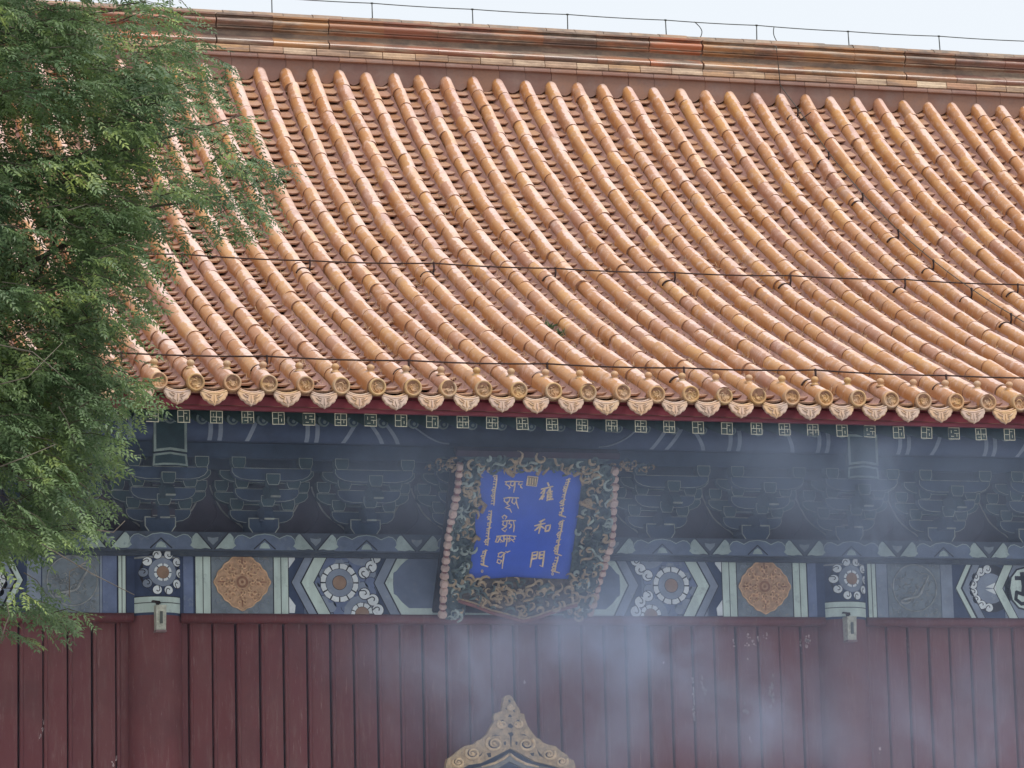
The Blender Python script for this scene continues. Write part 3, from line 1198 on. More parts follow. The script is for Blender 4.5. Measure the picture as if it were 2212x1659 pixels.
# ---- cloud band (architrave plate)
CY = 1.60
cz0, cz1 = -1.06, -.915
pb = MB()
pb.box(WA, 9.9, CY, 1.9, cz0 - .002, cz1, M['plate_dark'])
pb.box(WA, 9.9, CY + .10, 1.9, cz0 - .03, cz0 - .002, M['plate_dark'])  # dark strip coloured to stand for the shadow under the plate
plate = put('architrave_plate', pb, hall)


def line_strip(mb, pts, w, y, mat):
    pts = [np.array(p, float) for p in pts]
    for k in range(len(pts) - 1):
        a, b = pts[k], pts[k + 1]
        L = np.linalg.norm(b - a)
        if L < 1e-6:
            continue
        d = (b - a) / L
        nm = np.array([-d[1], d[0]]) * w / 2
        e = d * w * .3
        q = [a - nm - e, b - nm + e, b + nm + e, a + nm - e]
        mb.add([(u[0], y, u[1]) for u in q], [(0, 1, 2, 3)], mat)


def lobe_mesh():
    mb = MB()
    h = cz1 - cz0
    pts = [(-.27, .0), (-.235, .03), (-.25, .052), (-.243, .085), (-.215, .112), (-.18, .118), (-.14, .102), (-.12, .092), (-.07, .118), (0, .128), (.07, .118), (.12, .092), (.14, .102), (.18, .118), (.215, .112), (.243, .085), (.25, .052), (.235, .03), (.27, .0)]
    mb.prism(pts[::1][::-1][::-1] if False else pts[::-1], -.004, .003, M['lobe'])
    line_strip(mb, pts[1:-1], .006, -.0055, M['wing'])
    mb.prism([(-.045, .012), (.045, .012), (.028, .045), (0, .062), (-.028, .045)], -.0055, -.003, M['wing'])
    line_strip(mb, [(-.085, .008), (0, .085), (.085, .008)], .010, -.0062, M['line'])
    return mb.mesh('cloud_lobe_mesh')


def wing_mesh():
    mb = MB()
    for sg in (-1, 1):
        pts = [(0.012, .004), (.06, .012), (.10, .004), (.15, .008), (.185, .004), (.20, .03), (.19, .052), (.168, .05), (.165, .10), (.14, .128), (.115, .128)]
        pts = [(sg * a, b) for a, b in pts]
        if sg < 0:
            pts = pts[::-1]
        mb.prism(pts, -.003, .003, M['wing'])
        line_strip(mb, [(sg * .012, .004), (sg * .125, .135)], .010, -.0045, M['line'])
    mb.prism([(0, .035), (.04, .075), (.045, .10), (0, .092), (-.045, .10), (-.04, .075)], -.003, .003, M['panelgrey'])
    return mb.mesh('cloud_wing_mesh')


LM, WM = lobe_mesh(), wing_mesh()
for k in range(-4, 13):
    X = bx0 + k * BS
    if WA + .3 < X < 9.6:
        inst('cloud_lobe', LM, plate, (X, CY, cz0 + .006))
    if WA + .3 < X + BS / 2 < 9.6:
        inst('cloud_wing', WM, plate, (X + BS / 2, CY, cz0 + .006))

# ---- painted beams
BY = 1.78
bz0, bz1 = -1.545, -1.035
zc = (bz0 + bz1) / 2
CR = .215
bays = [(-5.525, .31), (.31, 6.145), (6.145, 11.98)]


def blocks_ring(mb, cx, cz, r0, r1, n, mat, y, a0=0.0, a1=2 * math.pi, clip=None, fn=None, gap=.10):
    for k in range(n):
        b0 = a0 + (a1 - a0) * (k + gap) / n
        b1 = a0 + (a1 - a0) * (k + 1 - gap) / n
        pts = [(cx + r0 * math.cos(b0), cz + r0 * math.sin(b0)), (cx + r1 * math.cos(b0), cz + r1 * math.sin(b0)),
               (cx + r1 * 1.01 * math.cos((b0 + b1) / 2), cz + r1 * 1.01 * math.sin((b0 + b1) / 2)),
               (cx + r1 * math.cos(b1), cz + r1 * math.sin(b1)), (cx + r0 * math.cos(b1), cz + r0 * math.sin(b1)),
               (cx + r0 * math.cos((b0 + b1) / 2), cz + r0 * math.sin((b0 + b1) / 2))]
        mb.prism(pts, y, y + .003, mat, fn)


def annulus(mb, cx, cz, r0, r1, y, mat, a0=0.0, a1=2 * math.pi, n=28, fn=None):
    vs_, fs = [], []
    for k in range(n + 1):
        a = a0 + (a1 - a0) * k / n
        for r in (r0, r1):
            p_ = (cx + r * math.cos(a), y, cz + r * math.sin(a))
            vs_.append(fn(p_) if fn else p_)
    for k in range(n):
        fs.append((2 * k, 2 * k + 1, 2 * k + 3, 2 * k + 2))
    mb.add(vs_, fs, mat)


def curl(mb, cx, cz, r, a, y, mat, flip=1, fn=None):
    """spiral comma: disc with a dark hook in it"""
    mb.prism(circ(cx, cz, r * 1.13, 14), y + .0012, y + .004, M['line'], fn)
    mb.prism(circ(cx, cz, r, 14), y, y + .003, mat, fn)
    hook = [(cx + flip * r * (.12 + .55 * t) * math.cos(a + flip * 3.4 * t), cz + r * (.12 + .55 * t) * math.sin(a + flip * 3.4 * t)) for t in np.linspace(0, 1, 8)]
    hook.append((cx + flip * r * 1.05 * math.cos(a + flip * 3.9), cz + r * 1.05 * math.sin(a + flip * 3.9)))
    pts = [np.array(p_) for p_ in hook]
    for k in range(len(pts) - 1):
        d = pts[k + 1] - pts[k]
        d /= np.linalg.norm(d) + 1e-9
        nm = np.array([-d[1], d[0]]) * r * (.10 + .05 * (k == 0))
        q = [pts[k] - nm, pts[k + 1] - nm, pts[k + 1] + nm, pts[k] + nm]
        q3 = [(u[0], y - .0012, u[1]) for u in q]
        if fn:
            q3 = [fn(p_) for p_ in q3]
        mb.add(q3, [(0, 1, 2, 3)], M['line'])


def clip_poly(poly, z0, z1):
    def cut(P, f, g):
        out = []
        for k in range(len(P)):
            a, b = P[k], P[(k + 1) % len(P)]
            fa, fb_ = f(a), f(b)
            if fa >= 0:
                out.append(a)
            if (fa >= 0) != (fb_ >= 0):
                t = fa / (fa - fb_)
                out.append((a[0] + (b[0] - a[0]) * t, a[1] + (b[1] - a[1]) * t))
        return out
    P = cut(list(poly), lambda p_: p_[1] - z0, None)
    return cut(P, lambda p_: z1 - p_[1], None) if P else P


def clipped(mb, poly, y, mat, th=.003):
    P = clip_poly(poly, bz0 + .002, bz1 - .002)
    if len(P) >= 3:
        mb.prism(P, y, y + th, mat)


def ring_c(mb, cx, cz, r0, r1, n, mat, y, gap=.08):
    for k in range(n):
        b0, b1 = 2 * math.pi * (k + gap) / n, 2 * math.pi * (k + 1 - gap) / n
        bm_ = (b0 + b1) / 2
        pts = [(cx + r * math.cos(b), cz + r * math.sin(b)) for r, b in ((r0, b0), (r1, b0), (r1 * 1.02, bm_), (r1, b1), (r0, b1), (r0, bm_))]
        clipped(mb, pts, y, mat)


def stripe(parent, x0, x1, mat='pale', line=True):
    mb = MB()
    mb.box(x0, x1, BY - .004, BY + .002, bz0 + .002, bz1 - .002, M[mat])
    if line:
        xm = (x0 + x1) / 2
        mb.box(xm - .003, xm + .003, BY - .0052, BY - .0042, bz0 + .003, bz1 - .003, M['line'])
        for xx in (x0 - .004, x1 - .002):
            mb.box(xx, xx + .006, BY - .0055, BY + .001, bz0 + .003, bz1 - .003, M['line'])
    put('painted_stripe', mb, parent)


def medallion(parent, cx, cz, seed):
    mb = MB()
    pts = []
    for k in range(72):
        a = 2 * math.pi * k / 72
        r = .225 / (abs(math.cos(a)) ** 1.45 + abs(math.sin(a)) ** 1.45) ** (1 / 1.45) * (1 + .022 * math.cos(16 * a))
        pts.append((cx + r * math.cos(a), cz + r * math.sin(a)))
    mb.prism(pts, BY - .010, BY + .002, M['medal'])
    for k in range(72):
        a, b = pts[k], pts[(k + 1) % 72]
    mb.tube([(x_, BY - .011, z_) for x_, z_ in pts + pts[:1]], .006, M['medal_hi'], 5, caps=False)
    annulus(mb, cx, cz, .03, .048, BY - .0125, M['medal_dark'])
    mb.prism(circ(cx, cz, .013, 10), BY - .013, BY - .009, M['medal_dark'])
    for q in range(4):
        a = q * math.pi / 2
        for s in np.linspace(.07, .19, 2):
            pass
        p0 = np.array([cx + .06 * math.cos(a), cz + .06 * math.sin(a)])
        p1 = np.array([cx + .195 * math.cos(a), cz + .195 * math.sin(a)])
        line_strip(mb, [p0, p1], .011, BY - .0122, M['medal_dark'])
    r_ = np.random.RandomState(seed)
    # relief: foliage curls
    for q in range(8):
        a = q * math.pi / 4 + math.pi / 8
        for rr2, sz in ((.085, .024), (.128, .028), (.165, .020)):
            for s2 in (-.26, .26):
                ca_, sa_ = math.cos(a + s2), math.sin(a + s2)
                lim = .21 / (abs(ca_) ** 1.45 + abs(sa_) ** 1.45) ** (1 / 1.45)
                if rr2 + sz > lim:
                    continue
                x_, z_ = cx + rr2 * ca_, cz + rr2 * sa_
                t0 = r_.uniform(0, 6.28)
                arcp = [(x_ + sz * .7 * math.cos(t0 + t), BY - .0125, z_ + sz * .7 * math.sin(t0 + t)) for t in np.linspace(0, 4.2, 7)]
                mb.tube(arcp, [.003, .006, .007, .007, .006, .005, .003], M['medal_hi'], 4)
                mb.prism(circ(x_, z_, sz * .24, 6), BY - .0118, BY - .009, M['medal_dark'])
    put('carved_medallion', mb, parent, None)


def dragon_roundel(parent, cx, cz, seed):
    mb = MB()
    mb.prism(circ(cx, cz, .198, 28), BY - .006, BY + .002, M['panelgrey'])
    mb.tube([(cx + .198 * math.cos(a), BY - .007, cz + .198 * math.sin(a)) for a in np.linspace(0, 2 * math.pi, 33)], .006, M['dragon'], 5, caps=False)
    r_ = np.random.RandomState(seed)
    body = [(cx + .115 * math.sin(6.0 * t + .5) + .02 * math.sin(17 * t), BY - .008, cz + .125 * math.cos(4.1 * t + .3) + .018 * math.sin(13 * t)) for t in np.linspace(0, 1, 40)]
    mb.tube(body, [.004 + .008 * math.sin(math.pi * t) for t in np.linspace(0, 1, 40)], M['dragon'], 6)
    for q in range(60):
        a, rr2 = r_.uniform(0, 6.28), r_.uniform(.03, .18)
        x_, z_ = cx + rr2 * math.cos(a), cz + rr2 * math.sin(a)
        b = r_.uniform(0, 6.28)
        mb.tube([(x_, BY - .007, z_), (x_ + .02 * math.cos(b), BY - .011, z_ + .02 * math.sin(b)), (x_ + .035 * math.cos(b + .8), BY - .007, z_ + .035 * math.sin(b + .8))], [.002, .005, .002], M['dragon'], 4)
    for sx in (-1, 1):
        for sz in (-1, 1):
            for q in range(9):
                x_, z_ = cx + sx * r_.uniform(.14, .21), cz + sz * r_.uniform(.175, .235)
                mb.tube([(x_, BY - .004, z_), (x_ + r_.uniform(-.02, .02), BY - .008, z_ + .025 * r_.uniform(-1, 1))], [.004, .002], M['dragon'], 4)
    put('dragon_roundel', mb, parent)


def rosette_field(parent, x0, x1, cx, sg):
    """blue field with a full rosette and two halves; sg=+1: curls on the right"""
    mb = MB()
    mb.box(x0, x1, BY - .002, BY + .002, bz0 + .002, bz1 - .002, M['navy'])
    put('blue_field', mb, parent)
    y = BY - .004
    # scale-like blue lobes covering the ground round the rosette
    for q in range(9):
        for w_ in range(7):
            dx = -.27 + .066 * q
            dz = -.23 + .077 * w_ + (.038 if q % 2 else 0)
            if not (x0 + .03 < cx + sg * dx < x1 - .02) or abs(dz) > .27 or math.hypot(dx, dz) < .11:
                continue
            mb = MB()
            lift = .0006 * ((q * 3 + w_) % 4)
            clipped(mb, circ(cx + sg * dx, zc + dz, .051, 14), y + .0013 - lift, M['line'], .002)
            clipped(mb, circ(cx + sg * dx, zc + dz, .047, 14), y - lift, M['blue'] if (q + w_) % 3 else M['slate'], .002)
            if mb.v:
                put('blue_scale', mb, parent)
    y = BY - .007
    # half rosettes top and bottom, further along
    hx = cx + sg * .185
    for hz in (bz1 + .035, bz0 + .005):
        mb = MB()
        clipped(mb, circ(hx, hz, .150, 28), y, M['slate'])
        clipped(mb, circ(hx, hz, .094, 24), y - .0015, M['line'])
        ring_c(mb, hx, hz, .060, .090, 9, M['white'], y - .003)
        clipped(mb, circ(hx, hz, .057, 20), y - .003, M['brown'])
        put('half_rosette', mb, parent)
    mb = MB()
    y = BY - .010
    clipped(mb, circ(cx, zc, .158, 30), y, M['line'])
    ring_c(mb, cx, zc, .116, .154, 12, M['white'], y - .002)
    clipped(mb, circ(cx, zc, .112, 28), y - .002, M['slate'])
    clipped(mb, circ(cx, zc, .060, 20), y - .0035, M['line'])
    clipped(mb, circ(cx, zc, .056, 20), y - .005, M['brown'])
    put('rosette', mb, parent)
    for dx, dz, r, a in ((.205, .095, .045, 1.2), (.265, .145, .046, .9), (.305, .215, .040, .6), (.205, -.075, .044, 5.0), (.275, -.125, .046, 5.4), (.315, -.205, .046, 5.6)):
        mb = MB()
        curl(mb, cx + sg * dx, zc + dz - .012, r, a, BY - .012, M['white'], sg)
        put('spiral_curl', mb, parent)


def chevron(parent, xa, w, dirn, mat, dx=.125, line=True, name='chevron_band'):
    """< shaped band, apex at xa pointing to -dirn"""
    mb = MB()
    lo, hi = bz0 + .003, bz1 - .003
    for (za, zb) in ((zc, hi), (lo, zc)):
        q = [(xa, zc), (xa + dirn * dx, hi), (xa + dirn * (dx + w), hi), (xa + dirn * w, zc)] if za == zc else [(xa + dirn * dx, lo), (xa, zc), (xa + dirn * w, zc), (xa + dirn * (dx + w), lo)]
        if (dirn > 0):
            q = q[::-1]
        mb.prism(q, BY - .008, BY + .0, M[mat])
    if line:
        for off in (0, w):
            line_strip(mb, [(xa + dirn * (dx + off), lo), (xa + dirn * off, zc), (xa + dirn * (dx + off), hi)], .007, BY - .0095, M['line'])
    put(name, mb, parent)


def cartouche(parent, xa, xb, open_end=0):
    """central field between the two chevrons: pale border, deep blue ground"""
    mb = MB()
    lo, hi = bz0 + .003, bz1 - .003
    poly = [(xa + .13, lo), (xb - .13, lo), (xb, zc), (xb - .13, hi), (xa + .13, hi), (xa, zc)]
    mb.prism(poly, BY - .006, BY, M['pale'])
    line_strip(mb, [(xa + .13, lo), (xa, zc), (xa + .13, hi)], .008, BY - .0072, M['line'])
    line_strip(mb, [(xb - .13, lo), (xb, zc), (xb - .13, hi)], .008, BY - .0072, M['line'])
    put('cartouche_border', mb, parent)
    mb = MB()
    l2, h2 = bz0 + .055, bz1 - .055
    def endp(x, d):
        return [(x + d * .20, l2), (x + d * .14, l2 + .05), (x + d * .10, l2 + .10), (x + d * .075, l2 + .115), (x + d * .07, zc), (x + d * .075, h2 - .115), (x + d * .10, h2 - .10), (x + d * .14, h2 - .05), (x + d * .20, h2)]
    P = endp(xb, -1) + endp(xa, 1)[::-1]
    mb.prism(P, BY - .009, BY - .003, M['navy'])
    put('cartouche_ground', mb, parent)
    return


def panel(parent, x0, x1, mat='panelgrey'):
    mb = MB()
    mb.box(x0, x1, BY - .003, BY + .002, bz0 + .002, bz1 - .002, M[mat])
    # faint corner scrolls
    for sx, xx in ((1, x0), (-1, x1)):
        for sz, z_ in ((1, bz0), (-1, bz1)):
            for q in range(3):
                cx_, cz_ = xx + sx * (.05 + .045 * q), z_ + sz * (.10 - .035 * q)
                mb.tube([(cx_ + .022 * math.cos(t), BY - .004, cz_ + .022 * math.sin(t)) for t in np.linspace(q, q + 4.5, 7)], .0035, M['slate'], 4)
    put('painted_panel', mb, parent)


for bi, (xa, xb) in enumerate(bays):
    x0, x1 = max(WA, xa + CR * .72), min(9.9, xb - CR * .72)
    mb = MB()
    mb.box(x0, x1, BY, 1.95, bz0, bz1, M['deep'])
    beam = put('painted_beam', mb, hall)
    if bi == 1:
        # left end dark flank, then stripes
        stripe(beam, xa + CR * .75 + .05, xa + CR * .75 + .128, 'blue', False)
        stripe(beam, .617, .741)
        panel(beam, .747, 1.246)
        medallion(beam, .995, zc, 3)
        stripe(beam, 1.252, 1.372)
        chevron(beam, 1.395, .075, 1, 'slate', .135)
        chevron(beam, 1.475, .105, 1, 'pale', .135)
        rosette_field(beam, 1.50, 2.10, 1.79, 1)
        chevron(beam, 2.075, .085, 1, 'slate', .13)
        cartouche(beam, 2.165, 4.232)
        chevron(beam, 4.322, .085, -1, 'slate', .13)
        rosette_field(beam, 4.35, 4.93, 4.605, -1)
        chevron(beam, 4.94, .105, -1, 'pale', .135)
        chevron(beam, 5.02, .075, -1, 'slate', .135)
        stripe(beam, 5.055, 5.182)
        panel(beam, 5.188, 5.676)
        medallion(beam, 5.428, zc, 5)
        stripe(beam, 5.682, 5.806)
        stripe(beam, 5.815, 5.89, 'blue', False)
        for x_, d_ in ((1.376, 1), (5.050, -1)):
            for sz_ in (1, -1):
                mb = MB()
                pts = [(x_, zc + sz_ * .245), (x_, zc + sz_ * .115), (x_ + d_ * .052, zc + sz_ * .185), (x_ + d_ * .045, zc + sz_ * .245)]
                A_ = sum(pts[k][0] * pts[(k + 1) % 4][1] - pts[(k + 1) % 4][0] * pts[k][1] for k in range(4))
                mb.prism(pts if A_ > 0 else pts[::-1], BY - .0062, BY, M['white'])
                put('white_corner', mb, beam)
    elif bi == 2:
        stripe(beam, 6.352, 6.428)
        stripe(beam, 6.432, 6.530, 'slate', False)
        panel(beam, 6.536, 7.015)
        dragon_roundel(beam, 6.778, zc, 4)
        stripe(beam, 7.02, 7.125, 'slate', False)
        chevron(beam, 7.15, .05, 1, 'pale', .13)
        chevron(beam, 7.21, .07, 1, 'slate', .13)
        mb = MB()
        cx = 7.475
        clipped(mb, circ(cx, zc, .205, 30), BY - .004, M['line'])
        clipped(mb, circ(cx, zc, .130, 24), BY - .006, M['slate'])
        for k in range(8):
            a = math.pi / 2 + .15 + k * (math.pi - .3) / 7
            curl(mb, cx + .165 * math.cos(a), zc + .165 * math.sin(a), .036, a + 1.4, BY - .008, M['white'], 1)
        for sg in (-1, 1):
            mb.prism([(cx - .05, zc + sg * .01), (cx + .04, zc + sg * .05), (cx + .05, zc)][::-sg], BY - .009, BY - .005, M['white'])
        put('rosette', mb, beam)
        chevron(beam, 7.50, .085, 1, 'pale', .13)
        mb = MB()
        mb.box(7.60, 9.5, BY - .004, BY + .001, bz0 + .003, bz1 - .003, M['slate'])
        pts = [(7.64, zc), (7.66, zc + .10), (7.72, zc + .17), (7.80, zc + .19), (9.0, zc + .19), (9.0, zc - .19), (7.80, zc - .19), (7.72, zc - .17), (7.66, zc - .10)]
        mb.prism(pts[::-1], BY - .008, BY - .003, M['line'])
        mb.prism([tuple(p_) for p_ in inset(np.array(pts[::-1]), .014)], BY - .010, BY - .005, M['pale'])
        put('cartouche_border', mb, beam)
        mb = MB()
        cx = 7.80
        for pts, w in (([(cx - .09, zc + .09), (cx + .02, zc + .09), (cx + .10, zc + .06)], .035), ([(cx - .03, zc + .13), (cx - .02, zc + .02), (cx - .03, zc - .05)], .04),
                       ([(cx - .03, zc - .05), (cx - .09, zc - .03), (cx - .10, zc - .09), (cx - .05, zc - .13), (cx + .02, zc - .12), (cx + .04, zc - .06), (cx, zc - .05)], .03),
                       ([(cx + .04, zc + .03), (cx + .03, zc - .03)], .03)):
            line_strip(mb, pts, w, BY - .0115, M['line'])
        put('painted_scroll', mb, beam)
    else:
        stripe(beam, -.001, .060, 'pale', True)
        stripe(beam, -.125, -.012, 'blue', False)
        stripe(beam, -.145, -.128, 'slate', False)
        panel(beam, -.60, -.15)
        dragon_roundel(beam, -.365, zc, 9)
        stripe(beam, -.72, -.61, 'slate', False)
        chevron(beam, -.75, .05, -1, 'pale', .13)
        chevron(beam, -.81, .07, -1, 'slate', .13)
        mb = MB()
        cx = -1.07
        clipped(mb, circ(cx, zc, .205, 30), BY - .004, M['line'])
        clipped(mb, circ(cx, zc, .130, 24), BY - .006, M['slate'])
        for k in range(8):
            a = -math.pi / 2 + .15 + k * (math.pi - .3) / 7
            curl(mb, cx + .165 * math.cos(a), zc + .165 * math.sin(a), .036, a + 1.4, BY - .008, M['white'], 1)
        put('rosette', mb, beam)
        chevron(beam, -1.13, .085, -1, 'pale', .13)

# ---- columns
for X in COLS:
    mb = MB()
    n = 32
    mb2 = [(X + CR * math.cos(2 * math.pi * k / n), W + CR * math.sin(2 * math.pi * k / n)) for k in range(n)]
    vs_ = [(a, b, -E + .02) for a, b in mb2] + [(a, b, bz0 - .02) for a, b in mb2] + [(a, b, cz0 - .031) for a, b in mb2]
    mb.add(vs_, [(k, (k + 1) % n, (k + 1) % n + n, k + n) for k in range(n)], M['plank'], True)
    mb.add(vs_, [(k + n, (k + 1) % n + n, (k + 1) % n + 2 * n, k + 2 * n) for k in range(n)], M['deep'], True)
    colo = put('column', mb, hall)

    def onc(p_, X=X):
        x_, y_, z_ = p_
        a = max(-1, min(1, (x_ - X) / CR))
        r = CR - y_
        return (X + r * a, W - r * math.cos(math.asin(a)), z_)

    def strip_c(mb, xa, xb, za, zb, y, mat, n=14, sag=0.0):
        vs_, fs = [], []
        for k in range(n + 1):
            x_ = xa + (xb - xa) * k / n
            vs_ += [onc((x_, y, za)), onc((x_, y, zb))]
        fs = [(2 * k, 2 * k + 2, 2 * k + 3, 2 * k + 1) for k in range(n)]
        mb.add(vs_, fs, mat, True)
    mb = MB()
    strip_c(mb, X - .205, X + .205, bz0, bz0 + .125, -.004, M['pale'])
    strip_c(mb, X - .205, X + .205, bz0 + .073, bz0 + .079, -.0055, M['line'])
    strip_c(mb, X - .205, X + .205, bz0 + .123, bz0 + .129, -.005, M['line'])
    put('painted_collar', mb, colo)
    mb = MB()
    strip_c(mb, X - .205, X + .205, cz0 - .055, cz0 - .04, -.004, M['dragon'])
    put('painted_edge', mb, colo)
    mb = MB()
    cx, cz_ = X + .03, zc + .062
    def fn(p_):
        return onc((p_[0], p_[1], p_[2]))
    yb = -.002
    mb.prism(circ(cx, cz_, .178, 26), yb, yb + .002, M['line'], fn)
    annulus(mb, cx, cz_, .07, .112, yb - .002, M['slate'], fn=fn)
    blocks_ring(mb, cx, cz_, .052, .070, 8, M['white'], yb - .004, fn=fn)
    mb.prism(circ(cx, cz_, .050, 14), yb - .004, yb, M['brown'], fn)
    put('rosette', mb, colo)
    for k in range(10):
        a = math.pi / 2 + math.pi / 10 + k * 2 * math.pi / 10
        mb = MB()
        mat = M['white'] if not (X < 3 and 1 < k < 4) else M['slate']
        curl(mb, cx + .147 * math.cos(a), cz_ + .147 * math.sin(a), .034, a + 1.4, yb - .004, mat, 1 if math.cos(a) > 0 else -1, fn=fn)
        put('spiral_curl', mb, colo)

# ---- plank front
ww = MB()
ww.box(WA, 9.9, 1.93, 2.1, -E + .02, bz0 + .01, M['groove'])
ww.box(WA, 9.9, 1.951, 2.1, bz0 + .01, BZ1 + .75, M['dark'])
wall = put('plank_wall', ww, hall)
pk = MB()
PW = .1925
pk.box(-.092, .086, -.012, .03, -E + .05 - 0, bz0 - .02, M['plank'])
nb_ = 6
xs_, zz0, zz1 = -.092, -E + .05, bz0 - .045
vs_ = []
for z_ in (zz0, zz1):
    for k in range(nb_ + 1):
        a = math.pi * k / nb_
        vs_.append((-.076 - .016 * math.cos(a), -.012 - .016 * math.sin(a), z_))
pk.add(vs_, [(k, k + 1, k + 1 + nb_ + 1, k + nb_ + 1) for k in range(nb_)], M['plank'], True)
pk_me = pk.mesh('plank_mesh')
x = -2.79
idx = 0
while x < 9.75:
    if all(abs(x + .0 - X) > .15 for X in COLS):
        inst('plank', pk_me, wall, (x + rng.uniform(-.004, .004), 1.9 + rng.uniform(-.004, .004), 0), (0, 0, rng.uniform(-.006, .006)), (rng.uniform(.98, 1.02), 1, 1))
    x += PW
for xa, xb in ((WA, .31 - .19), (.31 + .19, 6.145 - .19), (6.145 + .19, 9.9)):
    mb = MB()
    n = 14
    zc_, r_ = -1.578, .038
    vs_ = [(X, 1.79 + r_ * 1.2 * math.cos(2 * math.pi * k / n), zc_ + r_ * math.sin(2 * math.pi * k / n)) for X in (xa, xb) for k in range(n)]
    mb.add(vs_, [(k, k + n, (k + 1) % n + n, (k + 1) % n) for k in range(n)] + [tuple(range(n)), tuple(range(2 * n - 1, n - 1, -1))], M['plank'], True)
    mb.box(xa, xb, 1.79, 1.93, -1.612, -1.546, M['plank'])
    put('top_rail', mb, wall)

# flaked paint
def chips(dpts, spread, size, n, mat, seed):
    r_ = np.random.RandomState(seed)
    mb = MB()
    for (dx, dy) in dpts:
        p0 = at(dx, dy, 1.886)
        for q in range(n):
            cx, cz_ = p0[0] + r_.normal() * spread[0], p0[2] + r_.normal() * spread[1]
            s = size * r_.uniform(.4, 1.5)
            k = r_.randint(5, 8)
            a0 = r_.uniform(0, 6.28)
            pts = [(cx + s * r_.uniform(.4, 1) * math.cos(a0 + 2 * math.pi * j / k), cz_ + s * 1.4 * r_.uniform(.4, 1) * math.sin(a0 + 2 * math.pi * j / k)) for j in range(k)]
            mb.add([(a, 1.8855 - .002, b) for a, b in pts], [tuple(range(k))], mat)
    return mb


mb = chips([(1497, 1470), (1500, 1490), (1499, 1505), (1501, 1520), (1498, 1535), (1500, 1552)], (.006, .018), .009, 12, M['chip'], 1)
for a in (chips([(1617, 1377), (1612, 1392), (1628, 1388), (1585, 1390), (1640, 1380), (1653, 1372)], (.012, .016), .008, 6, M['chip'], 2),
          chips([(1738, 1384), (1734, 1396), (1745, 1380)], (.018, .02), .011, 12, M['chip'], 3),
          chips([(1133, 1474), (822, 1500), (95, 1558), (92, 1574), (88, 1592), (252, 1640), (245, 1648), (1614, 1424), (1432, 1430), (1620, 1600), (1855, 1640), (1855, 1600), (1900, 1620)], (.005, .012), .007, 5, M['chip'], 4),
          chips([(1516, 1475), (1520, 1490), (1665, 1480), (1668, 1495), (1664, 1505), (1609, 1520), (1960, 1400)], (.012, .04), .016, 5, M['chip2'], 5)):
    mb.v, off = mb.v + a.v, len(mb.v)
    k0 = mb.mi(a.mats[0])
    for f, sm_ in zip(a.f, a.sm):
        mb.f.append([i + off for i in f])
        mb.m.append(k0)
        mb.sm.append(False)
put('paint_flake', mb, wall, kind='stuff')

# ------------------------------------------------------------------ name plaque, leaning out from the eaves
PB0 = np.array([3.203, 1.50, -1.268])
PT0 = np.array([3.203, 1.0105, -.457])
pv = (PT0 - PB0) / np.linalg.norm(PT0 - PB0)
pu = np.array([1.0, 0, 0])
pn = np.cross(pu, pv)                       # towards the viewer (-y)
PH = float(np.linalg.norm(PT0 - PB0))


def pl(u, v, n_):
    return PB0 + pu * u + pv * v + pn * n_


def on_plaque(dx, dy, n_):
    v = ray((dx, dy))
    P0 = PB0 + pn * n_
    t = ((P0 - CAM) @ pn) / (v @ pn)
    P = CAM + v * t - P0
    return float(P @ pu), float(P @ pv)


plaque = empty('name_plaque', tuple(PB0), 'blue name plaque with gilt lettering in a carved frame, leaning out under the eaves', 'plaque')


def plq(name, mb, **k):
    return put(name, mb, plaque, **k)


mb = MB()
def pbox(mb, u0, u1, v0, v1, n0, n1, mat):
    P = [pl(u, v, n_) for n_ in (n1, n0) for u, v in ((u0, v0), (u1, v0), (u1, v1), (u0, v1))]
    mb.add(P, [(0, 1, 2, 3), (4, 7, 6, 5), (0, 4, 5, 1), (1, 5, 6, 2), (2, 6, 7, 3), (3, 7, 4, 0)], mat)
pbox(mb, -.44, .44, -.02, PH + .02, -.03, 0, M['board'])
board = plq('blue_board', mb)


def crop2uv(px, py):
    """lettering sheet coordinates -> board u, v"""
    t = (py - 240) / 963.0
    xl, xr = 435 - 110 * t, 1340 - 145 * t
    s = (px - xl) / (xr - xl)
    return -.425 + .85 * s, PH * (1 - t) + 0.0


def stroke(mb, pts, w, mat=None, n_=.004):
    P = [np.array(crop2uv(*p_)) for p_ in pts]
    N = len(P)
    if N == 1:
        P = [P[0], P[0] + np.array([.004, -.004])]
        N = 2
    left_, right_ = [], []
    for k in range(N):
        d = P[min(k + 1, N - 1)] - P[max(k - 1, 0)]
        d /= np.linalg.norm(d) + 1e-9
        nm = np.array([-d[1], d[0]])
        ww_ = w * 1.22 * (1.0 if 0 < k < N - 1 or N < 3 else .62) / 2
        left_.append(P[k] + nm * ww_)
        right_.append(P[k] - nm * ww_)
    for k in range(N - 1):
        q = [right_[k], right_[k + 1], left_[k + 1], left_[k]]
        top_ = [pl(a[0], a[1], n_) for a in q]
        bot_ = [pl(a[0], a[1], .0005) for a in q]
        mb.add(top_ + bot_, [(0, 1, 2, 3), (0, 4, 5, 1), (1, 5, 6, 2), (2, 6, 7, 3), (3, 7, 4, 0)], mat or M['gold'])


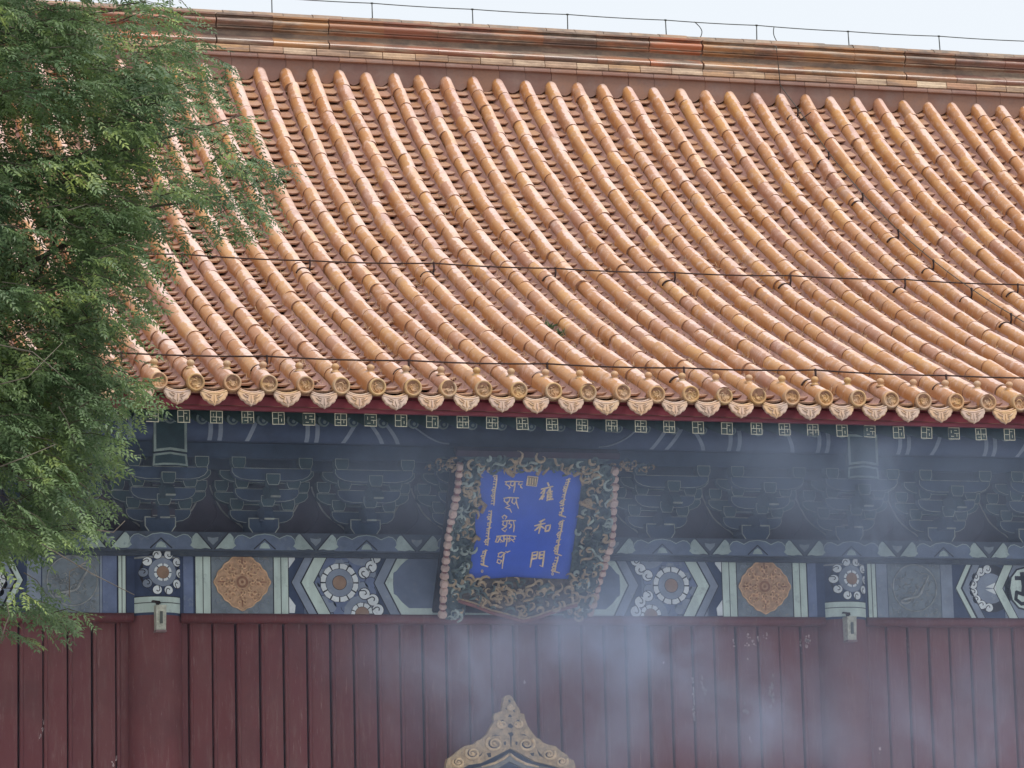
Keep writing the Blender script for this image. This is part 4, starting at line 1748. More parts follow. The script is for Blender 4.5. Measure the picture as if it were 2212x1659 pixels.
chars = [
    # yong
    [[(1022, 352), (1034, 382)], [(962, 412), (1005, 402), (1072, 384)], [(1003, 404), (985, 425), (962, 447), (992, 446), (966, 478), (996, 470)], [(1000, 415), (985, 462), (948, 506)], [(990, 470), (970, 503)],
     [(1047, 398), (1032, 425), (1012, 448)], [(1027, 430), (1022, 470), (1016, 516)], [(1026, 437), (1068, 429)], [(1024, 459), (1064, 453)], [(1022, 480), (1064, 474)], [(1018, 503), (1072, 496)], [(1047, 405), (1046, 450), (1044, 500)]],
    # he
    [[(1000, 675), (975, 690), (945, 702)], [(905, 738), (950, 725), (1003, 712)], [(964, 695), (956, 750), (943, 806)], [(954, 732), (932, 758), (906, 780)], [(960, 735), (976, 748), (994, 760)],
     [(1008, 732), (1004, 758), (998, 788)], [(1008, 734), (1046, 728), (1040, 755), (1030, 782)], [(1000, 784), (1034, 778)]],
    # men
    [[(888, 972), (882, 1030), (868, 1108)], [(888, 976), (932, 966), (924, 1032)], [(886, 1002), (926, 996)], [(882, 1032), (922, 1026)],
     [(952, 968), (946, 1030)], [(950, 972), (992, 962), (984, 1030), (974, 1104), (952, 1088)], [(950, 997), (986, 991)], [(946, 1028), (982, 1022)]],
]
for cset in chars:
    mb = MB()
    for st in cset:
        stroke(mb, st, .0115)
    put('gilt_character', mb, board)
# stacked Tibetan syllables
tib = [
    [[(643, 352), (700, 346), (806, 349)], [(662, 352), (650, 372), (676, 384), (690, 402), (678, 416)], [(700, 350), (692, 378), (716, 388), (728, 370), (730, 350)], [(736, 350), (732, 395), (722, 446)], [(772, 352), (764, 372), (784, 378), (800, 366)], [(784, 378), (786, 396), (800, 406)]],
    [[(632, 498), (680, 490), (770, 492)], [(644, 496), (640, 520), (660, 536), (684, 520), (690, 494)], [(690, 494), (684, 520), (664, 548), (690, 560), (648, 580), (690, 590), (706, 622)], [(716, 494), (706, 530), (730, 548), (744, 522)], [(744, 494), (750, 540), (766, 586)]],
    [[(634, 680), (624, 660), (644, 646), (664, 660), (650, 684)], [(622, 700), (690, 692), (744, 694)], [(636, 700), (628, 730), (650, 744), (668, 724)], [(668, 698), (660, 748), (620, 770), (650, 792), (664, 770)], [(690, 694), (684, 720), (706, 728), (700, 752), (684, 762)], [(722, 696), (730, 740), (724, 796)]],
    [[(574, 834), (660, 826), (748, 832)], [(584, 836), (576, 862), (566, 884), (588, 886), (602, 858), (594, 838)], [(612, 834), (606, 860), (636, 884), (606, 884)], [(640, 832), (642, 884)], [(668, 832), (666, 880), (658, 926)], [(646, 858), (700, 852)], [(690, 834), (684, 884), (706, 860), (730, 884)], [(724, 832), (736, 856), (712, 866)]],
    [[(654, 968), (668, 976), (696, 962)], [(588, 990), (620, 976), (656, 984)], [(598, 988), (590, 1016), (618, 1018), (640, 990)], [(644, 984), (638, 1030), (632, 1064), (626, 1122)], [(592, 1034), (582, 1066), (606, 1078), (622, 1050), (596, 1040)]],
]
for tset in tib:
    mb = MB()
    for st in tset:
        stroke(mb, st, .0085)
    put('gilt_syllable', mb, board)


def vertical_word(p0, p1, seed, tail=True, teeth=9):
    r_ = np.random.RandomState(seed)
    mb = MB()
    p0, p1 = np.array(p0, float), np.array(p1, float)
    stroke(mb, [tuple(p0 + (p1 - p0) * t + np.array([2.5 * math.sin(8 * t), 0])) for t in np.linspace(0, 1, 8)], .0095)
    L = np.linalg.norm(p1 - p0)
    for k in range(teeth):
        t = (k + .5) / teeth
        q = p0 + (p1 - p0) * t
        h = L / teeth
        kind = r_.randint(4)
        if kind == 0:
            stroke(mb, [tuple(q), (q[0] - 20, q[1] - h * .25), (q[0] - 24, q[1] + h * .1)], .007)
        elif kind == 1:
            stroke(mb, [tuple(q), (q[0] - 22, q[1] - h * .35), (q[0] - 32, q[1] + h * .05), (q[0] - 20, q[1] + h * .4), tuple(q + [0, h * .35])], .007)
        elif kind == 2:
            stroke(mb, [tuple(q), (q[0] - 26, q[1] + h * .35)], .008)
            stroke(mb, [tuple(q + [6, 0]), (q[0] + 16, q[1] - 6)], .006)
        else:
            stroke(mb, [(q[0] - 16, q[1] - h * .3), (q[0] - 22, q[1]), tuple(q + [0, h * .1])], .0075)
    if tail:
        stroke(mb, [tuple(p1), (p1[0] - 18, p1[1] - 8), (p1[0] + 20, p1[1] + 2), (p1[0] + 44, p1[1] + 10)], .0085)
    put('gilt_word', mb, board)


vertical_word((574, 292), (548, 562), 1, False, 11)
vertical_word((530, 604), (498, 920), 2, False, 13)
vertical_word((484, 952), (462, 1096), 3, True, 6)
vertical_word((1214, 308), (1152, 560), 4, False, 11)
vertical_word((1160, 566), (1140, 646), 5, True, 3)
vertical_word((1156, 678), (1100, 990), 6, True, 13)
vertical_word((1112, 1006), (1080, 1146), 8, True, 5)
for (px, py) in ((455, 1146), (1062, 1165)):
    mb = MB()
    stroke(mb, [(px + 8 * math.cos(t), py + 11 * math.sin(t)) for t in np.linspace(0, 6.28, 9)], .005)
    put('gilt_dot', mb, board)
mb = MB()
sq = [(846, 298), (936, 306), (922, 386), (834, 378)]
P = [pl(*crop2uv(*p_), .004) for p_ in sq]
P2 = [pl(*crop2uv(*p_), .0005) for p_ in sq]
mb.add(P[::-1] + P2[::-1], [(0, 1, 2, 3), (0, 4, 5, 1), (1, 5, 6, 2), (2, 6, 7, 3), (3, 7, 4, 0)], M['seal'])
for k in range(4):
    a = (842 + k * 22, 308)
    stroke(mb, [(a[0] + 6, 312 + k * 2), (a[0] + 2, 372)], .005, M['gold'], .0055)
stroke(mb, [sq[0], sq[1], sq[2], sq[3], sq[0]], .006, M['gold'], .0058)
put('seal_mark', mb, board)


def carved_patch(inner, outer, n0, n1, mat, nu=40, nv=11, amp=.075, seed=0, freq=13.0):
    """relief between two polylines given in picture points; n0/n1 = height off the board plane"""
    def res(pts, n_, N):
        U = np.array([on_plaque(a, b, n_) for a, b in pts])
        s = np.concatenate([[0], np.cumsum(np.linalg.norm(np.diff(U, axis=0), axis=1))])
        t = np.linspace(0, s[-1], N)
        return np.stack([np.interp(t, s, U[:, 0]), np.interp(t, s, U[:, 1])], 1)
    A, B = res(inner, n0, nu * 2), res(outer, n1, nu * 2)
    G = np.zeros((nu * 2, nv * 2, 3))
    for i in range(nu * 2):
        for j in range(nv * 2):
            t = j / (nv * 2 - 1)
            uv = A[i] * (1 - t) + B[i] * t
            n_ = n0 * (1 - t) + n1 * t
            q = Vector((uv[0] * freq, uv[1] * freq, seed * 3.7))
            h = abs(mnoise.noise(q)) * 1.2 + .6 * abs(mnoise.noise(q * 2.3)) - .25
            edge = math.sin(math.pi * min(1, max(0, t))) ** .4
            G[i, j] = pl(uv[0], uv[1], n_ + amp * h * edge)
    mb = MB()
    mb.grid(G, mat)
    # carved clouds and scales standing out of the ground
    r_ = np.random.RandomState(seed + 40)
    cols = [M['cloud_green'], M['cloud_green'], M['cloud_pale'], M['cloud_gilt'], M['cloud_gilt']] if mat is M['carved'] else [M['cloud_gilt'], M['cloud_gilt'], M['cloud_green'], M['gilt']]
    area = float(np.linalg.norm(A[-1] - A[0]) * np.linalg.norm(A[nu] - B[nu]))
    for q in range(int(area * 330)):
        i, t = r_.randint(1, nu * 2 - 1), r_.uniform(.06, .94)
        uv = A[i] * (1 - t) + B[i] * t
        n_ = n0 * (1 - t) + n1 * t + .016
        sz = r_.uniform(.022, .060)
        a0, fl_ = r_.uniform(0, 6.28), r_.choice([-1, 1])
        typ = r_.randint(3)
        pts = []
        if typ < 2:
            for w_ in np.linspace(0, 1, 10):
                rr = sz * (1 - .72 * w_)
                pts.append(pl(uv[0] + rr * math.cos(a0 + fl_ * 5.4 * w_), uv[1] + rr * math.sin(a0 + fl_ * 5.4 * w_), n_ + .022 * w_))
            rad = [.003 + .011 * math.sin(math.pi * min(1, w_ + .15)) for w_ in np.linspace(0, 1, 10)]
        else:
            d = np.array([math.cos(a0), math.sin(a0)])
            s_ = np.array([-d[1], d[0]])
            for w_ in np.linspace(0, 1, 8):
                p2 = uv + d * sz * 2.6 * (w_ - .5) + s_ * sz * .5 * math.sin(w_ * 6.3)
                pts.append(pl(p2[0], p2[1], n_ + .014 * math.sin(math.pi * w_)))
            rad = [.002 + .010 * math.sin(math.pi * w_) for w_ in np.linspace(0, 1, 8)]
        mb.tube(pts, rad, cols[r_.randint(len(cols))], 5)
    return mb


inL = [(1042, 1008), (1036, 1050), (1034, 1084), (1028, 1105), (1026, 1135), (1030, 1165), (1020, 1190), (1012, 1250), (1004, 1330)]
outL = [(1002, 996), (996, 1057), (987, 1101), (980, 1131), (975, 1163), (971, 1199), (968, 1236), (966, 1277), (964, 1307), (962, 1338)]
inR = [(1262, 1010), (1254, 1060), (1250, 1100), (1243, 1150), (1236, 1200), (1228, 1250), (1216, 1335)]
outR = [(1321, 1005), (1322, 1050), (1320, 1094), (1320, 1140), (1316, 1175), (1303, 1211), (1297, 1240), (1289, 1260), (1286, 1277), (1277, 1307), (1267, 1335)]
plq('carved_side', carved_patch(inL, outL, .012, .075, M['carved'], seed=1))
plq('carved_side', carved_patch(inR, outR, .012, .075, M['carved'], seed=2))
inB = [(1010, 1250), (1060, 1250), (1110, 1246), (1160, 1249), (1228, 1251)]
outB = [(990, 1292), (1030, 1304), (1060, 1317), (1092, 1325), (1130, 1336), (1153, 1331), (1189, 1318), (1214, 1310), (1246, 1301)]
plq('carved_foot', carved_patch(inB, outB, .012, .085, M['carved_brown'], nu=34, nv=13, amp=.075, seed=3))
inT = [(1036, 1016), (1100, 1014), (1150, 1015), (1200, 1016), (1264, 1018)]
outT = [(1000, 988), (1080, 984), (1160, 984), (1240, 986), (1322, 990)]
plq('carved_head', carved_patch(inT, outT, .012, .16, M['carved'], nu=36, nv=7, amp=.06, seed=4))
# backing so nothing shows through behind the relief
mb = MB()
pbox(mb, -.66, .68, -.33, PH + .03, -.07, -.032, M['dark'])
plq('backing_board', mb)
# rim beads
def bead_line(pts, n_, size, name):
    U = np.array([on_plaque(a, b, n_) for a, b in pts])
    s = np.concatenate([[0], np.cumsum(np.linalg.norm(np.diff(U, axis=0), axis=1))])
    N = int(s[-1] / (size * 1.75))
    mb = MB()
    P = [pl(np.interp(t, s, U[:, 0]), np.interp(t, s, U[:, 1]), n_ - .012) for t in np.linspace(0, s[-1], 24)]
    mb.tube(P, .024, M['rimred'], 6)
    plq('rim_moulding', mb)
    bm = MB()
    for k in range(N):
        t = s[-1] * (k + .5) / N
        c_ = pl(np.interp(t, s, U[:, 0]), np.interp(t, s, U[:, 1]), n_ + .004)
        sz = size * random.uniform(.85, 1.1)
        b = MB()
        kx, kz = sz * random.uniform(.75, 1.0), sz * random.uniform(.62, .98)
        q8 = [(-kx, -kz * .5), (-kx * .6, -kz), (kx * .6, -kz), (kx, -kz * .5), (kx * 1.02, kz * .5), (kx * .6, kz), (-kx * .6, kz), (-kx, kz * .5)]
        f1 = [c_ + pu * a * .72 + pv * b_ * .72 + pn * sz * .5 for a, b_ in q8]
        f0 = [c_ + pu * a + pv * b_ for a, b_ in q8]
        f2 = [c_ + pu * a + pv * b_ - pn * sz * .5 for a, b_ in q8]
        b.add(f1 + f0 + f2, [tuple(range(8))] + [(j + 8, (j + 1) % 8 + 8, (j + 1) % 8, j) for j in range(8)] + [(j + 16, (j + 1) % 8 + 16, (j + 1) % 8 + 8, j + 8) for j in range(8)], M['bead'], False)
        plq('rim_bead', b)


bead_line([(994, 1000), (989, 1057), (981, 1101), (974, 1131), (969, 1163), (965, 1199), (961, 1236), (959, 1277), (957, 1307), (956, 1336)], .075, .038, 'l')
bead_line([(1328, 1010), (1327, 1050), (1325, 1094), (1325, 1140), (1321, 1175), (1307, 1211), (1302, 1240), (1293, 1260), (1290, 1277), (1281, 1307), (1273, 1331)], .075, .038, 'r')
mb = MB()
U = [on_plaque(a, b + 5, .085) for a, b in outB]
mb.tube([pl(a, b, .085) for a, b in U], .020, M['rimred'], 7)
U = [on_plaque(a, b - 1, .09) for a, b in outB]
mb.tube([pl(a, b, .105) for a, b in U], .007, M['gilt'], 5)
plq('wavy_edge', mb)
# top edge board and wings, and gilded dragons at the head
mb = MB()
P0, P1 = on_plaque(985, 985, .16), on_plaque(1338, 990, .16)
pbox(mb, P0[0], P1[0], P0[1] - .0, P0[1] + .05, .08, .165, M['boardred'])
plq('top_edge', mb)
r_ = np.random.RandomState(12)
for (xa, xb, ya) in ((925, 1002, 1002), (1326, 1412, 1004)):
    mb = MB()
    for q in range(26):
        a, b = r_.uniform(xa, xb), ya + r_.uniform(-10, 12) * (1 - abs((0 if xa < 1100 else 1) - 0) * .2)
        u, v = on_plaque(a, b, .06)
        t0 = r_.uniform(0, 6.28)
        mb.tube([pl(u + .03 * math.cos(t0 + t) * t / 3, v + .022 * math.sin(t0 + t), .06 + .02 * math.sin(t * 2)) for t in np.linspace(0, 3.6, 7)], [.004, .008, .010, .010, .008, .006, .003], M['gilt'] if r_.rand() < .5 else M['carved'], 5)
    plq('carved_wing', mb)
for (pts, w) in (([(1082, 992), (1092, 1008), (1102, 1022), (1110, 1028)], .026), ([(1160, 1026), (1166, 1012), (1170, 996)], .020), ([(1172, 1026), (1184, 1012), (1182, 998), (1190, 990)], .013), ([(1152, 1018), (1158, 1002), (1166, 990)], .012),
                 ([(1300, 996), (1270, 1010), (1252, 1020), (1238, 1028)], .020), ([(1036, 1082), (1048, 1092), (1040, 1108)], .02), ([(1252, 1085), (1268, 1092), (1290, 1100)], .02), ([(1020, 1170), (1030, 1160), (1036, 1166)], .02)):
    mb = MB()
    P = [pl(*on_plaque(a, b, .05), .05) for a, b in pts]
    mb.tube(P, [w * (.6 + .4 * math.sin(math.pi * (k + .5) / len(P))) for k in range(len(P))], M['gilt'], 7)
    plq('gilt_dragon', mb)

# ------------------------------------------------------------------ gilded crest in front of the planks
CYR = 1.50
crest = empty('gilded_crest', (3.11, CYR, -E), 'gilded openwork crest of scrolls rising to a point against the red planks', 'carved crest')


def cp(px, py, Y=CYR):
    P_ = at(932.6 + px * .15376, 1481.2 + py * .15376, Y)
    return (P_[0], P_[2])


outer_r = [(1085, 130), (1120, 150), (1150, 190), (1180, 250), (1245, 350), (1240, 385), (1300, 400), (1312, 460), (1345, 560), (1400, 640), (1470, 730), (1520, 750), (1565, 800), (1640, 830), (1740, 850), (1810, 915), (1900, 970), (1930, 1020), (1995, 1050), (2012, 1110), (2030, 1220)]
outer_l = [(1040, 140), (1012, 175), (1000, 260), (985, 350), (940, 375), (890, 385), (868, 440), (878, 500), (820, 600), (780, 680), (700, 750), (640, 775), (600, 820), (480, 842), (420, 880), (360, 925), (290, 985), (220, 1030), (205, 1100), (190, 1220)]
inner_r = [(1105, 880), (1160, 900), (1280, 965), (1450, 1062), (1700, 1122), (1860, 1165), (1880, 1220)]
inner_l = [(1050, 910), (900, 985), (700, 1085), (520, 1112), (430, 1165), (400, 1220)]
mb = MB()
# left and right halves as closed outlines (shared seam on the axis)
def half(outp, inp, sgn):
    poly = [cp(*p_) for p_ in outp] + [cp(*p_) for p_ in inp[::-1]]
    return poly
apex_o, apex_i = (1085, 130), (1105, 880)
Rr = [cp(*p_) for p_ in outer_r] + [cp(*p_) for p_ in inner_r[::-1]]
Ll = [cp(*apex_o)] + [cp(*p_) for p_ in outer_l] + [cp(*p_) for p_ in inner_l[::-1]] + [cp(*apex_i)]
mb.prism(Rr[::-1], CYR, CYR + .06, M['brass'])
mb.prism(Ll, CYR, CYR + .06, M['brass'])
put('crest_plate', mb, crest)


def gap_patch(pts, name='dark_gap_patch'):
    mb = MB()
    P_ = [cp(*p_) for p_ in pts]
    A = sum(P_[k][0] * P_[(k + 1) % len(P_)][1] - P_[(k + 1) % len(P_)][0] * P_[k][1] for k in range(len(P_)))
    if A < 0:
        P_ = P_[::-1]
    mb.prism(P_, CYR - .002, CYR + .001, M['line'])  # dark patch on the solid plate, painted as the shade in an opening
    put(name, mb, crest)


for h in ([(1075, 195), (1105, 205), (1108, 235), (1080, 235)], [(1030, 310), (1050, 315), (1070, 340), (1045, 335)], [(1130, 320), (1150, 330), (1175, 375), (1150, 365)], [(1095, 395), (1130, 430), (1110, 445), (1070, 440)],
          [(970, 490), (1000, 475), (1025, 510), (1005, 525)], [(1180, 505), (1210, 475), (1235, 490), (1215, 510)], [(922, 545), (950, 560), (1000, 625), (970, 610)], [(1275, 535), (1270, 580), (1220, 615), (1250, 580)],
          [(1080, 535), (1110, 530), (1150, 570), (1120, 600), (1065, 580)], [(1070, 665), (1130, 650), (1150, 690), (1120, 715), (1118, 860), (1108, 860), (1100, 710)],
          [(830, 715), (900, 688), (975, 705), (900, 702)], [(1240, 690), (1300, 680), (1400, 750), (1330, 705)], [(1010, 790), (1045, 780), (1040, 840), (1010, 825)], [(1180, 780), (1205, 790), (1200, 840), (1175, 820)],
          [(770, 950), (830, 940), (835, 1000), (800, 1010)], [(1380, 950), (1440, 940), (1430, 990), (1400, 980)], [(650, 1000), (720, 930), (690, 985)], [(1480, 900), (1500, 960), (1570, 1010), (1510, 980)]):
    gap_patch(h)


def scroll(px, py, r, a, flip, turns=1.6):
    mb = MB()
    pts = []
    for t in np.linspace(0, 1, 22):
        rr2 = r * (1 - .78 * t)
        aa = a + flip * 2 * math.pi * turns * t
        q = cp(px + rr2 * math.cos(aa), py + rr2 * math.sin(aa) * .85)
        pts.append((q[0], CYR - .004, q[1]))
    mb.tube(pts, [.006 + .007 * (1 - t) for t in np.linspace(0, 1, 22)], M['brass_hi'], 6)
    q = cp(px, py)
    mb.ellipsoid((q[0], CYR - .002, q[1]), .012, .010, .012, M['brass_hi'], 6, 5)
    put('raised_scroll', mb, crest)
    mb = MB()
    P_ = []
    for t in np.linspace(.3, 3.3, 9):
        P_.append(cp(px + r * .52 * math.cos(a + flip * t + 1.2), py + r * .44 * math.sin(a + flip * t + 1.2)))
    line_strip(mb, P_, .020, CYR - .0025, M['line'])  # this strip and the next paint shaded openings onto the plate
    put('dark_gap_patch', mb, crest)
    mb = MB()
    P_ = [cp(px + r * .62 * math.cos(a + flip * tt + 4.0), py + r * .54 * math.sin(a + flip * tt + 4.0)) for tt in np.linspace(0, 1.6, 7)]
    line_strip(mb, P_, .012, CYR - .0025, M['line'])
    put('dark_gap_patch', mb, crest)


for args in ((880, 815, 125, -2.2, -1), (1330, 820, 120, -.9, 1), (575, 950, 105, -2.4, -1), (1645, 965, 95, -.7, 1), (375, 1075, 88, -2.6, -1), (1825, 1065, 85, -.6, 1), (985, 545, 70, -2.0, -1), (1205, 545, 65, -1.1, 1), (1100, 300, 50, 0, 1)):
    scroll(*args)
mb = MB()
inn = [(1095, 935), (1160, 985), (1300, 1065), (1500, 1120), (1700, 1165), (1700, 1240), (1450, 1240), (1250, 1140), (1100, 1060), (960, 1145), (800, 1240), (560, 1240), (560, 1165), (760, 1120), (920, 1050), (1040, 975)]
mb.prism([cp(*p_, CYR + .03) for p_ in inn[::-1]], CYR + .03, CYR + .09, M['crest_in'])
for sgn, L in ((1, [(1100, 960), (1180, 1030), (1320, 1100), (1500, 1140)]), (-1, [(1085, 965), (1000, 1030), (880, 1090), (700, 1140)])):
    mb.tube([(*((lambda q: (q[0], CYR + .026, q[1]))(cp(*p_, CYR + .03))),) for p_ in L], [.010, .012, .010, .006], M['brass_hi'], 6)
put('inner_arch', mb, crest)
mb = MB()
bk = [(1100, 890), (1880, 1160), (1880, 1300), (400, 1300), (400, 1160)]
mb.prism([cp(*p_, CYR + .1) for p_ in bk[::-1]], CYR + .095, CYR + .12, M['deep'])
# the surround carries on below the picture down to the paving
zlow = cp(1100, 1220)[1]
mb.box(2.56, 2.66, CYR + .002, CYR + .10, -E, zlow, M['brass'])
mb.box(3.585, 3.685, CYR + .002, CYR + .10, -E, zlow, M['brass'])
mb.box(2.66, 3.585, CYR + .06, CYR + .09, -E, cp(1100, 1300)[1], M['deep'])
put('surround_posts', mb, crest)

# ------------------------------------------------------------------ pale fixtures at the column tops
for (dx, dy, lab) in ((347, 1335, 'small pale box with a slot, fixed to the left red column below its painted collar'), (1838, 1358, 'small pale box with a slot, fixed to the right red column below its painted collar')):
    P_ = at(dx, dy, 1.62)
    fx = empty('fixture_box', (P_[0], 1.66, P_[2]), lab, 'fixture box', 'pale fixture boxes on the column tops')
    mb = MB()
    X, Z = P_[0], P_[2]
    sl = .012
    v = [(X - .038, 1.60, Z - .095), (X + .038, 1.60, Z - .095), (X + .038, 1.70, Z - .095), (X - .038, 1.70, Z - .095), (X - .041, 1.585, Z + .10), (X + .041, 1.585, Z + .10), (X + .041, 1.70, Z + .10), (X - .041, 1.70, Z + .10)]
    mb.add(v, [(0, 1, 5, 4), (1, 2, 6, 5), (2, 3, 7, 6), (3, 0, 4, 7), (4, 5, 6, 7), (3, 2, 1, 0)], M['cream'])
    put('casing', mb, fx)
    mb = MB()
    mb.box(X - .011, X + .011, 1.5835, 1.5995, Z - .045, Z + .05, M['slot'])
    put('slot_plate', mb, fx)
    mb = MB()
    mb.box(X - .043, X + .043, 1.588, 1.70, Z - .110, Z - .0955, M['chip2'])
    put('bottom_lip', mb, fx)
    mb = MB()
    rr3 = np.random.RandomState(5)
    for q in range(5):
        p0 = np.array([X + rr3.uniform(-.04, .01), 1.63, Z + .10])
        mb.tube([p0, p0 + [rr3.uniform(-.03, .03), -.02, .03], p0 + [rr3.uniform(-.05, .03), 0, rr3.uniform(.01, .04)]], .006, M['iron'], 5)
    put('wire_tangle', mb, fx)

# ------------------------------------------------------------------ lightning conductors
def cable(mb, pts, r, mat, sag=.012):
    P_ = []
    for k in range(len(pts) - 1):
        a, b = np.array(pts[k]), np.array(pts[k + 1])
        for t in np.linspace(0, 1, 7)[:-1]:
            q = a + (b - a) * t
            q[2] -= sag * 4 * t * (1 - t)
            P_.append(q)
    P_.append(np.array(pts[-1]))
    mb.tube(P_, r, mat, 5)


# ridge cable
rp = [(x_, RY + .21, 5.425 + rng.uniform(-.006, .006)) for x_ in [-1.5, -.45, .6, 1.65] + [2.7, 3.75, 4.82, 5.85, 6.93, 7.95, 8.99, 10.04] + [11.1, 12.15]]
lc = empty('lightning_cable', (5.8, RY + .21, 5.22), 'thin dark lightning cable on short posts along the top of the roof ridge', 'lightning cable', 'lightning cables on the roof')
mb = MB()
cable(mb, rp, .0052, M['wire'], .006)
put('cable_run', mb, lc)
for p_ in rp:
    mb = MB()
    mb.tube([(p_[0] + rng.uniform(-.008, .008), p_[1], 5.24), (p_[0], p_[1], p_[2])], .0058, M['wire'], 6)
    mb.ellipsoid((p_[0], p_[1], p_[2]), .020, .012, .010, M['wire'], 6, 4)
    put('support_post', mb, lc)
for dx in ((1500, 45, 1512, 76), (1672, 57, 1678, 83)):
    a, b = at(dx[0], dx[1] + 2, RY + .21), at(dx[2], dx[3] + 6, RY + .21)
    mb = MB()
    bow = .05 if dx[0] == 1500 else -.02
    mb.tube([a + (b - a) * t + np.array([bow * math.sin(math.pi * t), 0, 0]) for t in np.linspace(0, 1, 8)], .005, M['wire'], 5)
    put('down_lead', mb, lc)


def strap_post(i, y, h, parent, side=1, r=.0085):
    """clamp round a tube and a post standing on its crown"""
    x_ = i * S
    z0 = rz(y)
    a = rslope(y)
    mb = MB()
    pts = []
    for t in np.linspace(-.15, math.pi * .62, 10):
        up_ = .072 * math.sin(t + .5)
        pts.append((x_ - .074 * math.cos(t + .5) * 1.0, y - math.sin(a) * max(0, up_) * .2, z0 + up_))
    mb.tube(pts, r, M['iron'], 5)
    put('tube_clamp', mb, parent)
    mb = MB()
    base = np.array([x_ + .045, y, z0 + .055])
    topp = np.array([x_ + .055, y, z0 + .062 + h])
    mb.tube([base, base * .5 + topp * .5 + [.006, 0, 0], topp], [r, r * 1.05, r * 1.1], M['iron'], 6)
    mb.ellipsoid(topp, .014, .012, .013, M['iron'], 6, 4)
    put('support_post', mb, parent)
    return topp


def roof_cable(idx, y, h, label, ends):
    P0 = (idx[0] * S, y, rz(y))
    lcx = empty('lightning_cable', P0, label, 'lightning cable', 'lightning cables on the roof')
    tops = [strap_post(i, y + rng.uniform(-.02, .02), h + rng.uniform(-.008, .008), lcx) for i in idx]
    pts = [tops[0] + np.array([-(S * ends), 0, 0])] + tops + [tops[-1] + np.array([S * ends, 0, 0])]
    mb = MB()
    cable(mb, pts, .0068, M['iron'], .010)
    put('cable_run', mb, lcx)
    return lcx


roof_cable([-1, 3, 7, 11, 15, 19, 23, 27, 31, 35], 3.62, .085, 'rusty lightning cable stretched across the middle of the tile roof on clamp posts', 3)
roof_cable([-5, -1, 3, 7, 11, 15, 19, 23, 27, 31], .30, .085, 'rusty lightning cable strung just above the eave end tiles on clamp posts', 3)
dy = [7.55, 6.75, 5.9, 5.05, 4.25, 3.42, 2.6, 1.78, .95]
lcx = empty('lightning_cable', (29 * S, 7.6, rz(7.6)), 'thin lightning lead running down one tile row at the right from ridge to eave', 'lightning cable', 'lightning cables on the roof')
tops = [strap_post(29, y, .09, lcx, r=.009) for y in dy]
st_ = np.array([29 * S - .03, RY - .05, 4.72])
mb = MB()
cable(mb, [st_] + tops, .0045, M['wire'], .006)
mb.tube([np.array([29 * S - .05, RY + .2, 5.22]), np.array([29 * S - .05, RY - .03, 5.14]), np.array([29 * S - .04, RY - .05, 4.9]), st_], .005, M['wire'], 5)
put('cable_run', mb, lcx)
mb = MB()
for q in range(5):
    p0 = np.array([29 * S + .06, 7.5, rz(7.5) + .06])
    mb.tube([p0, p0 + np.array([rng.uniform(-.12, .12), rng.uniform(-.03, .03), rng.uniform(-.06, .10)])], .006, M['iron'], 5)
put('wire_knot', mb, lcx)

# ------------------------------------------------------------------ plants on the roof
def blades(mb, p0, n, hmin, hmax, spread, mat, r_, lean=(0, -.2, .6), wide=.004):
    for q in range(n):
        b = np.array(p0) + np.array([r_.normal() * spread, r_.normal() * spread, 0])
        d = np.array([r_.normal() * .6, r_.normal() * .5 + lean[1], abs(r_.normal()) * .5 + lean[2]])
        d /= np.linalg.norm(d)
        h = r_.uniform(hmin, hmax)
        sdir = np.cross(d, [r_.normal(), r_.normal(), r_.normal()])
        sdir /= np.linalg.norm(sdir) + 1e-9
        m_ = b + d * h * .55
        t = b + d * h + np.array([0, -.3 * h, -.25 * h])
        mb.add([b - sdir * wide / 2, b + sdir * wide / 2, m_ + sdir * wide / 2, m_ - sdir * wide / 2, t], [(0, 1, 2, 3), (3, 2, 4)], mat)


mb = MB()
r_ = np.random.RandomState(31)
for q in range(3000):
    s_ = r_.beta(1.1, 1.7) * 6.6 + .1
    i = r_.randint(-3, 38)
    if r_.rand() > .35 + .65 * min(1, max(0, (i * S + s_ * .55 - 1.0) / 6)):
        continue
    x_ = i * S + r_.choice([-1, 1]) * r_.uniform(.068, .11)
    blades(mb, (x_, s_, rz(s_) - .035), r_.randint(2, 6), .03, .095, .014, M['grass'], r_, wide=.0042)
put('dry_grass', mb, None, 'dry grass growing in the joints of the tile troughs', None, None, 'stuff')
for (dx, dy_, lab) in ((1187, 706, 'upper green weed tuft rooted between the roof tiles in mid slope'), (1213, 722, 'lower green weed tuft rooted between the roof tiles in mid slope')):
    P_ = on_roof(dx, dy_, -.03)
    mb = MB()
    for q in range(26):
        b = P_ + np.array([r_.normal() * .02, r_.normal() * .02, -.02])
        d = np.array([r_.normal() * .8, -.4 + r_.normal() * .4, .7 + abs(r_.normal()) * .4])
        d /= np.linalg.norm(d)
        h = r_.uniform(.03, .10)
        sd_ = np.cross(d, r_.normal(size=3))
        sd_ /= np.linalg.norm(sd_)
        mb.add([b, b + d * h * .5 + sd_ * .009, b + d * h, b + d * h * .5 - sd_ * .009], [(0, 1, 2, 3)], M['weed'])
    put('weed_tuft', mb, None, lab, 'weed', 'weeds on the roof')

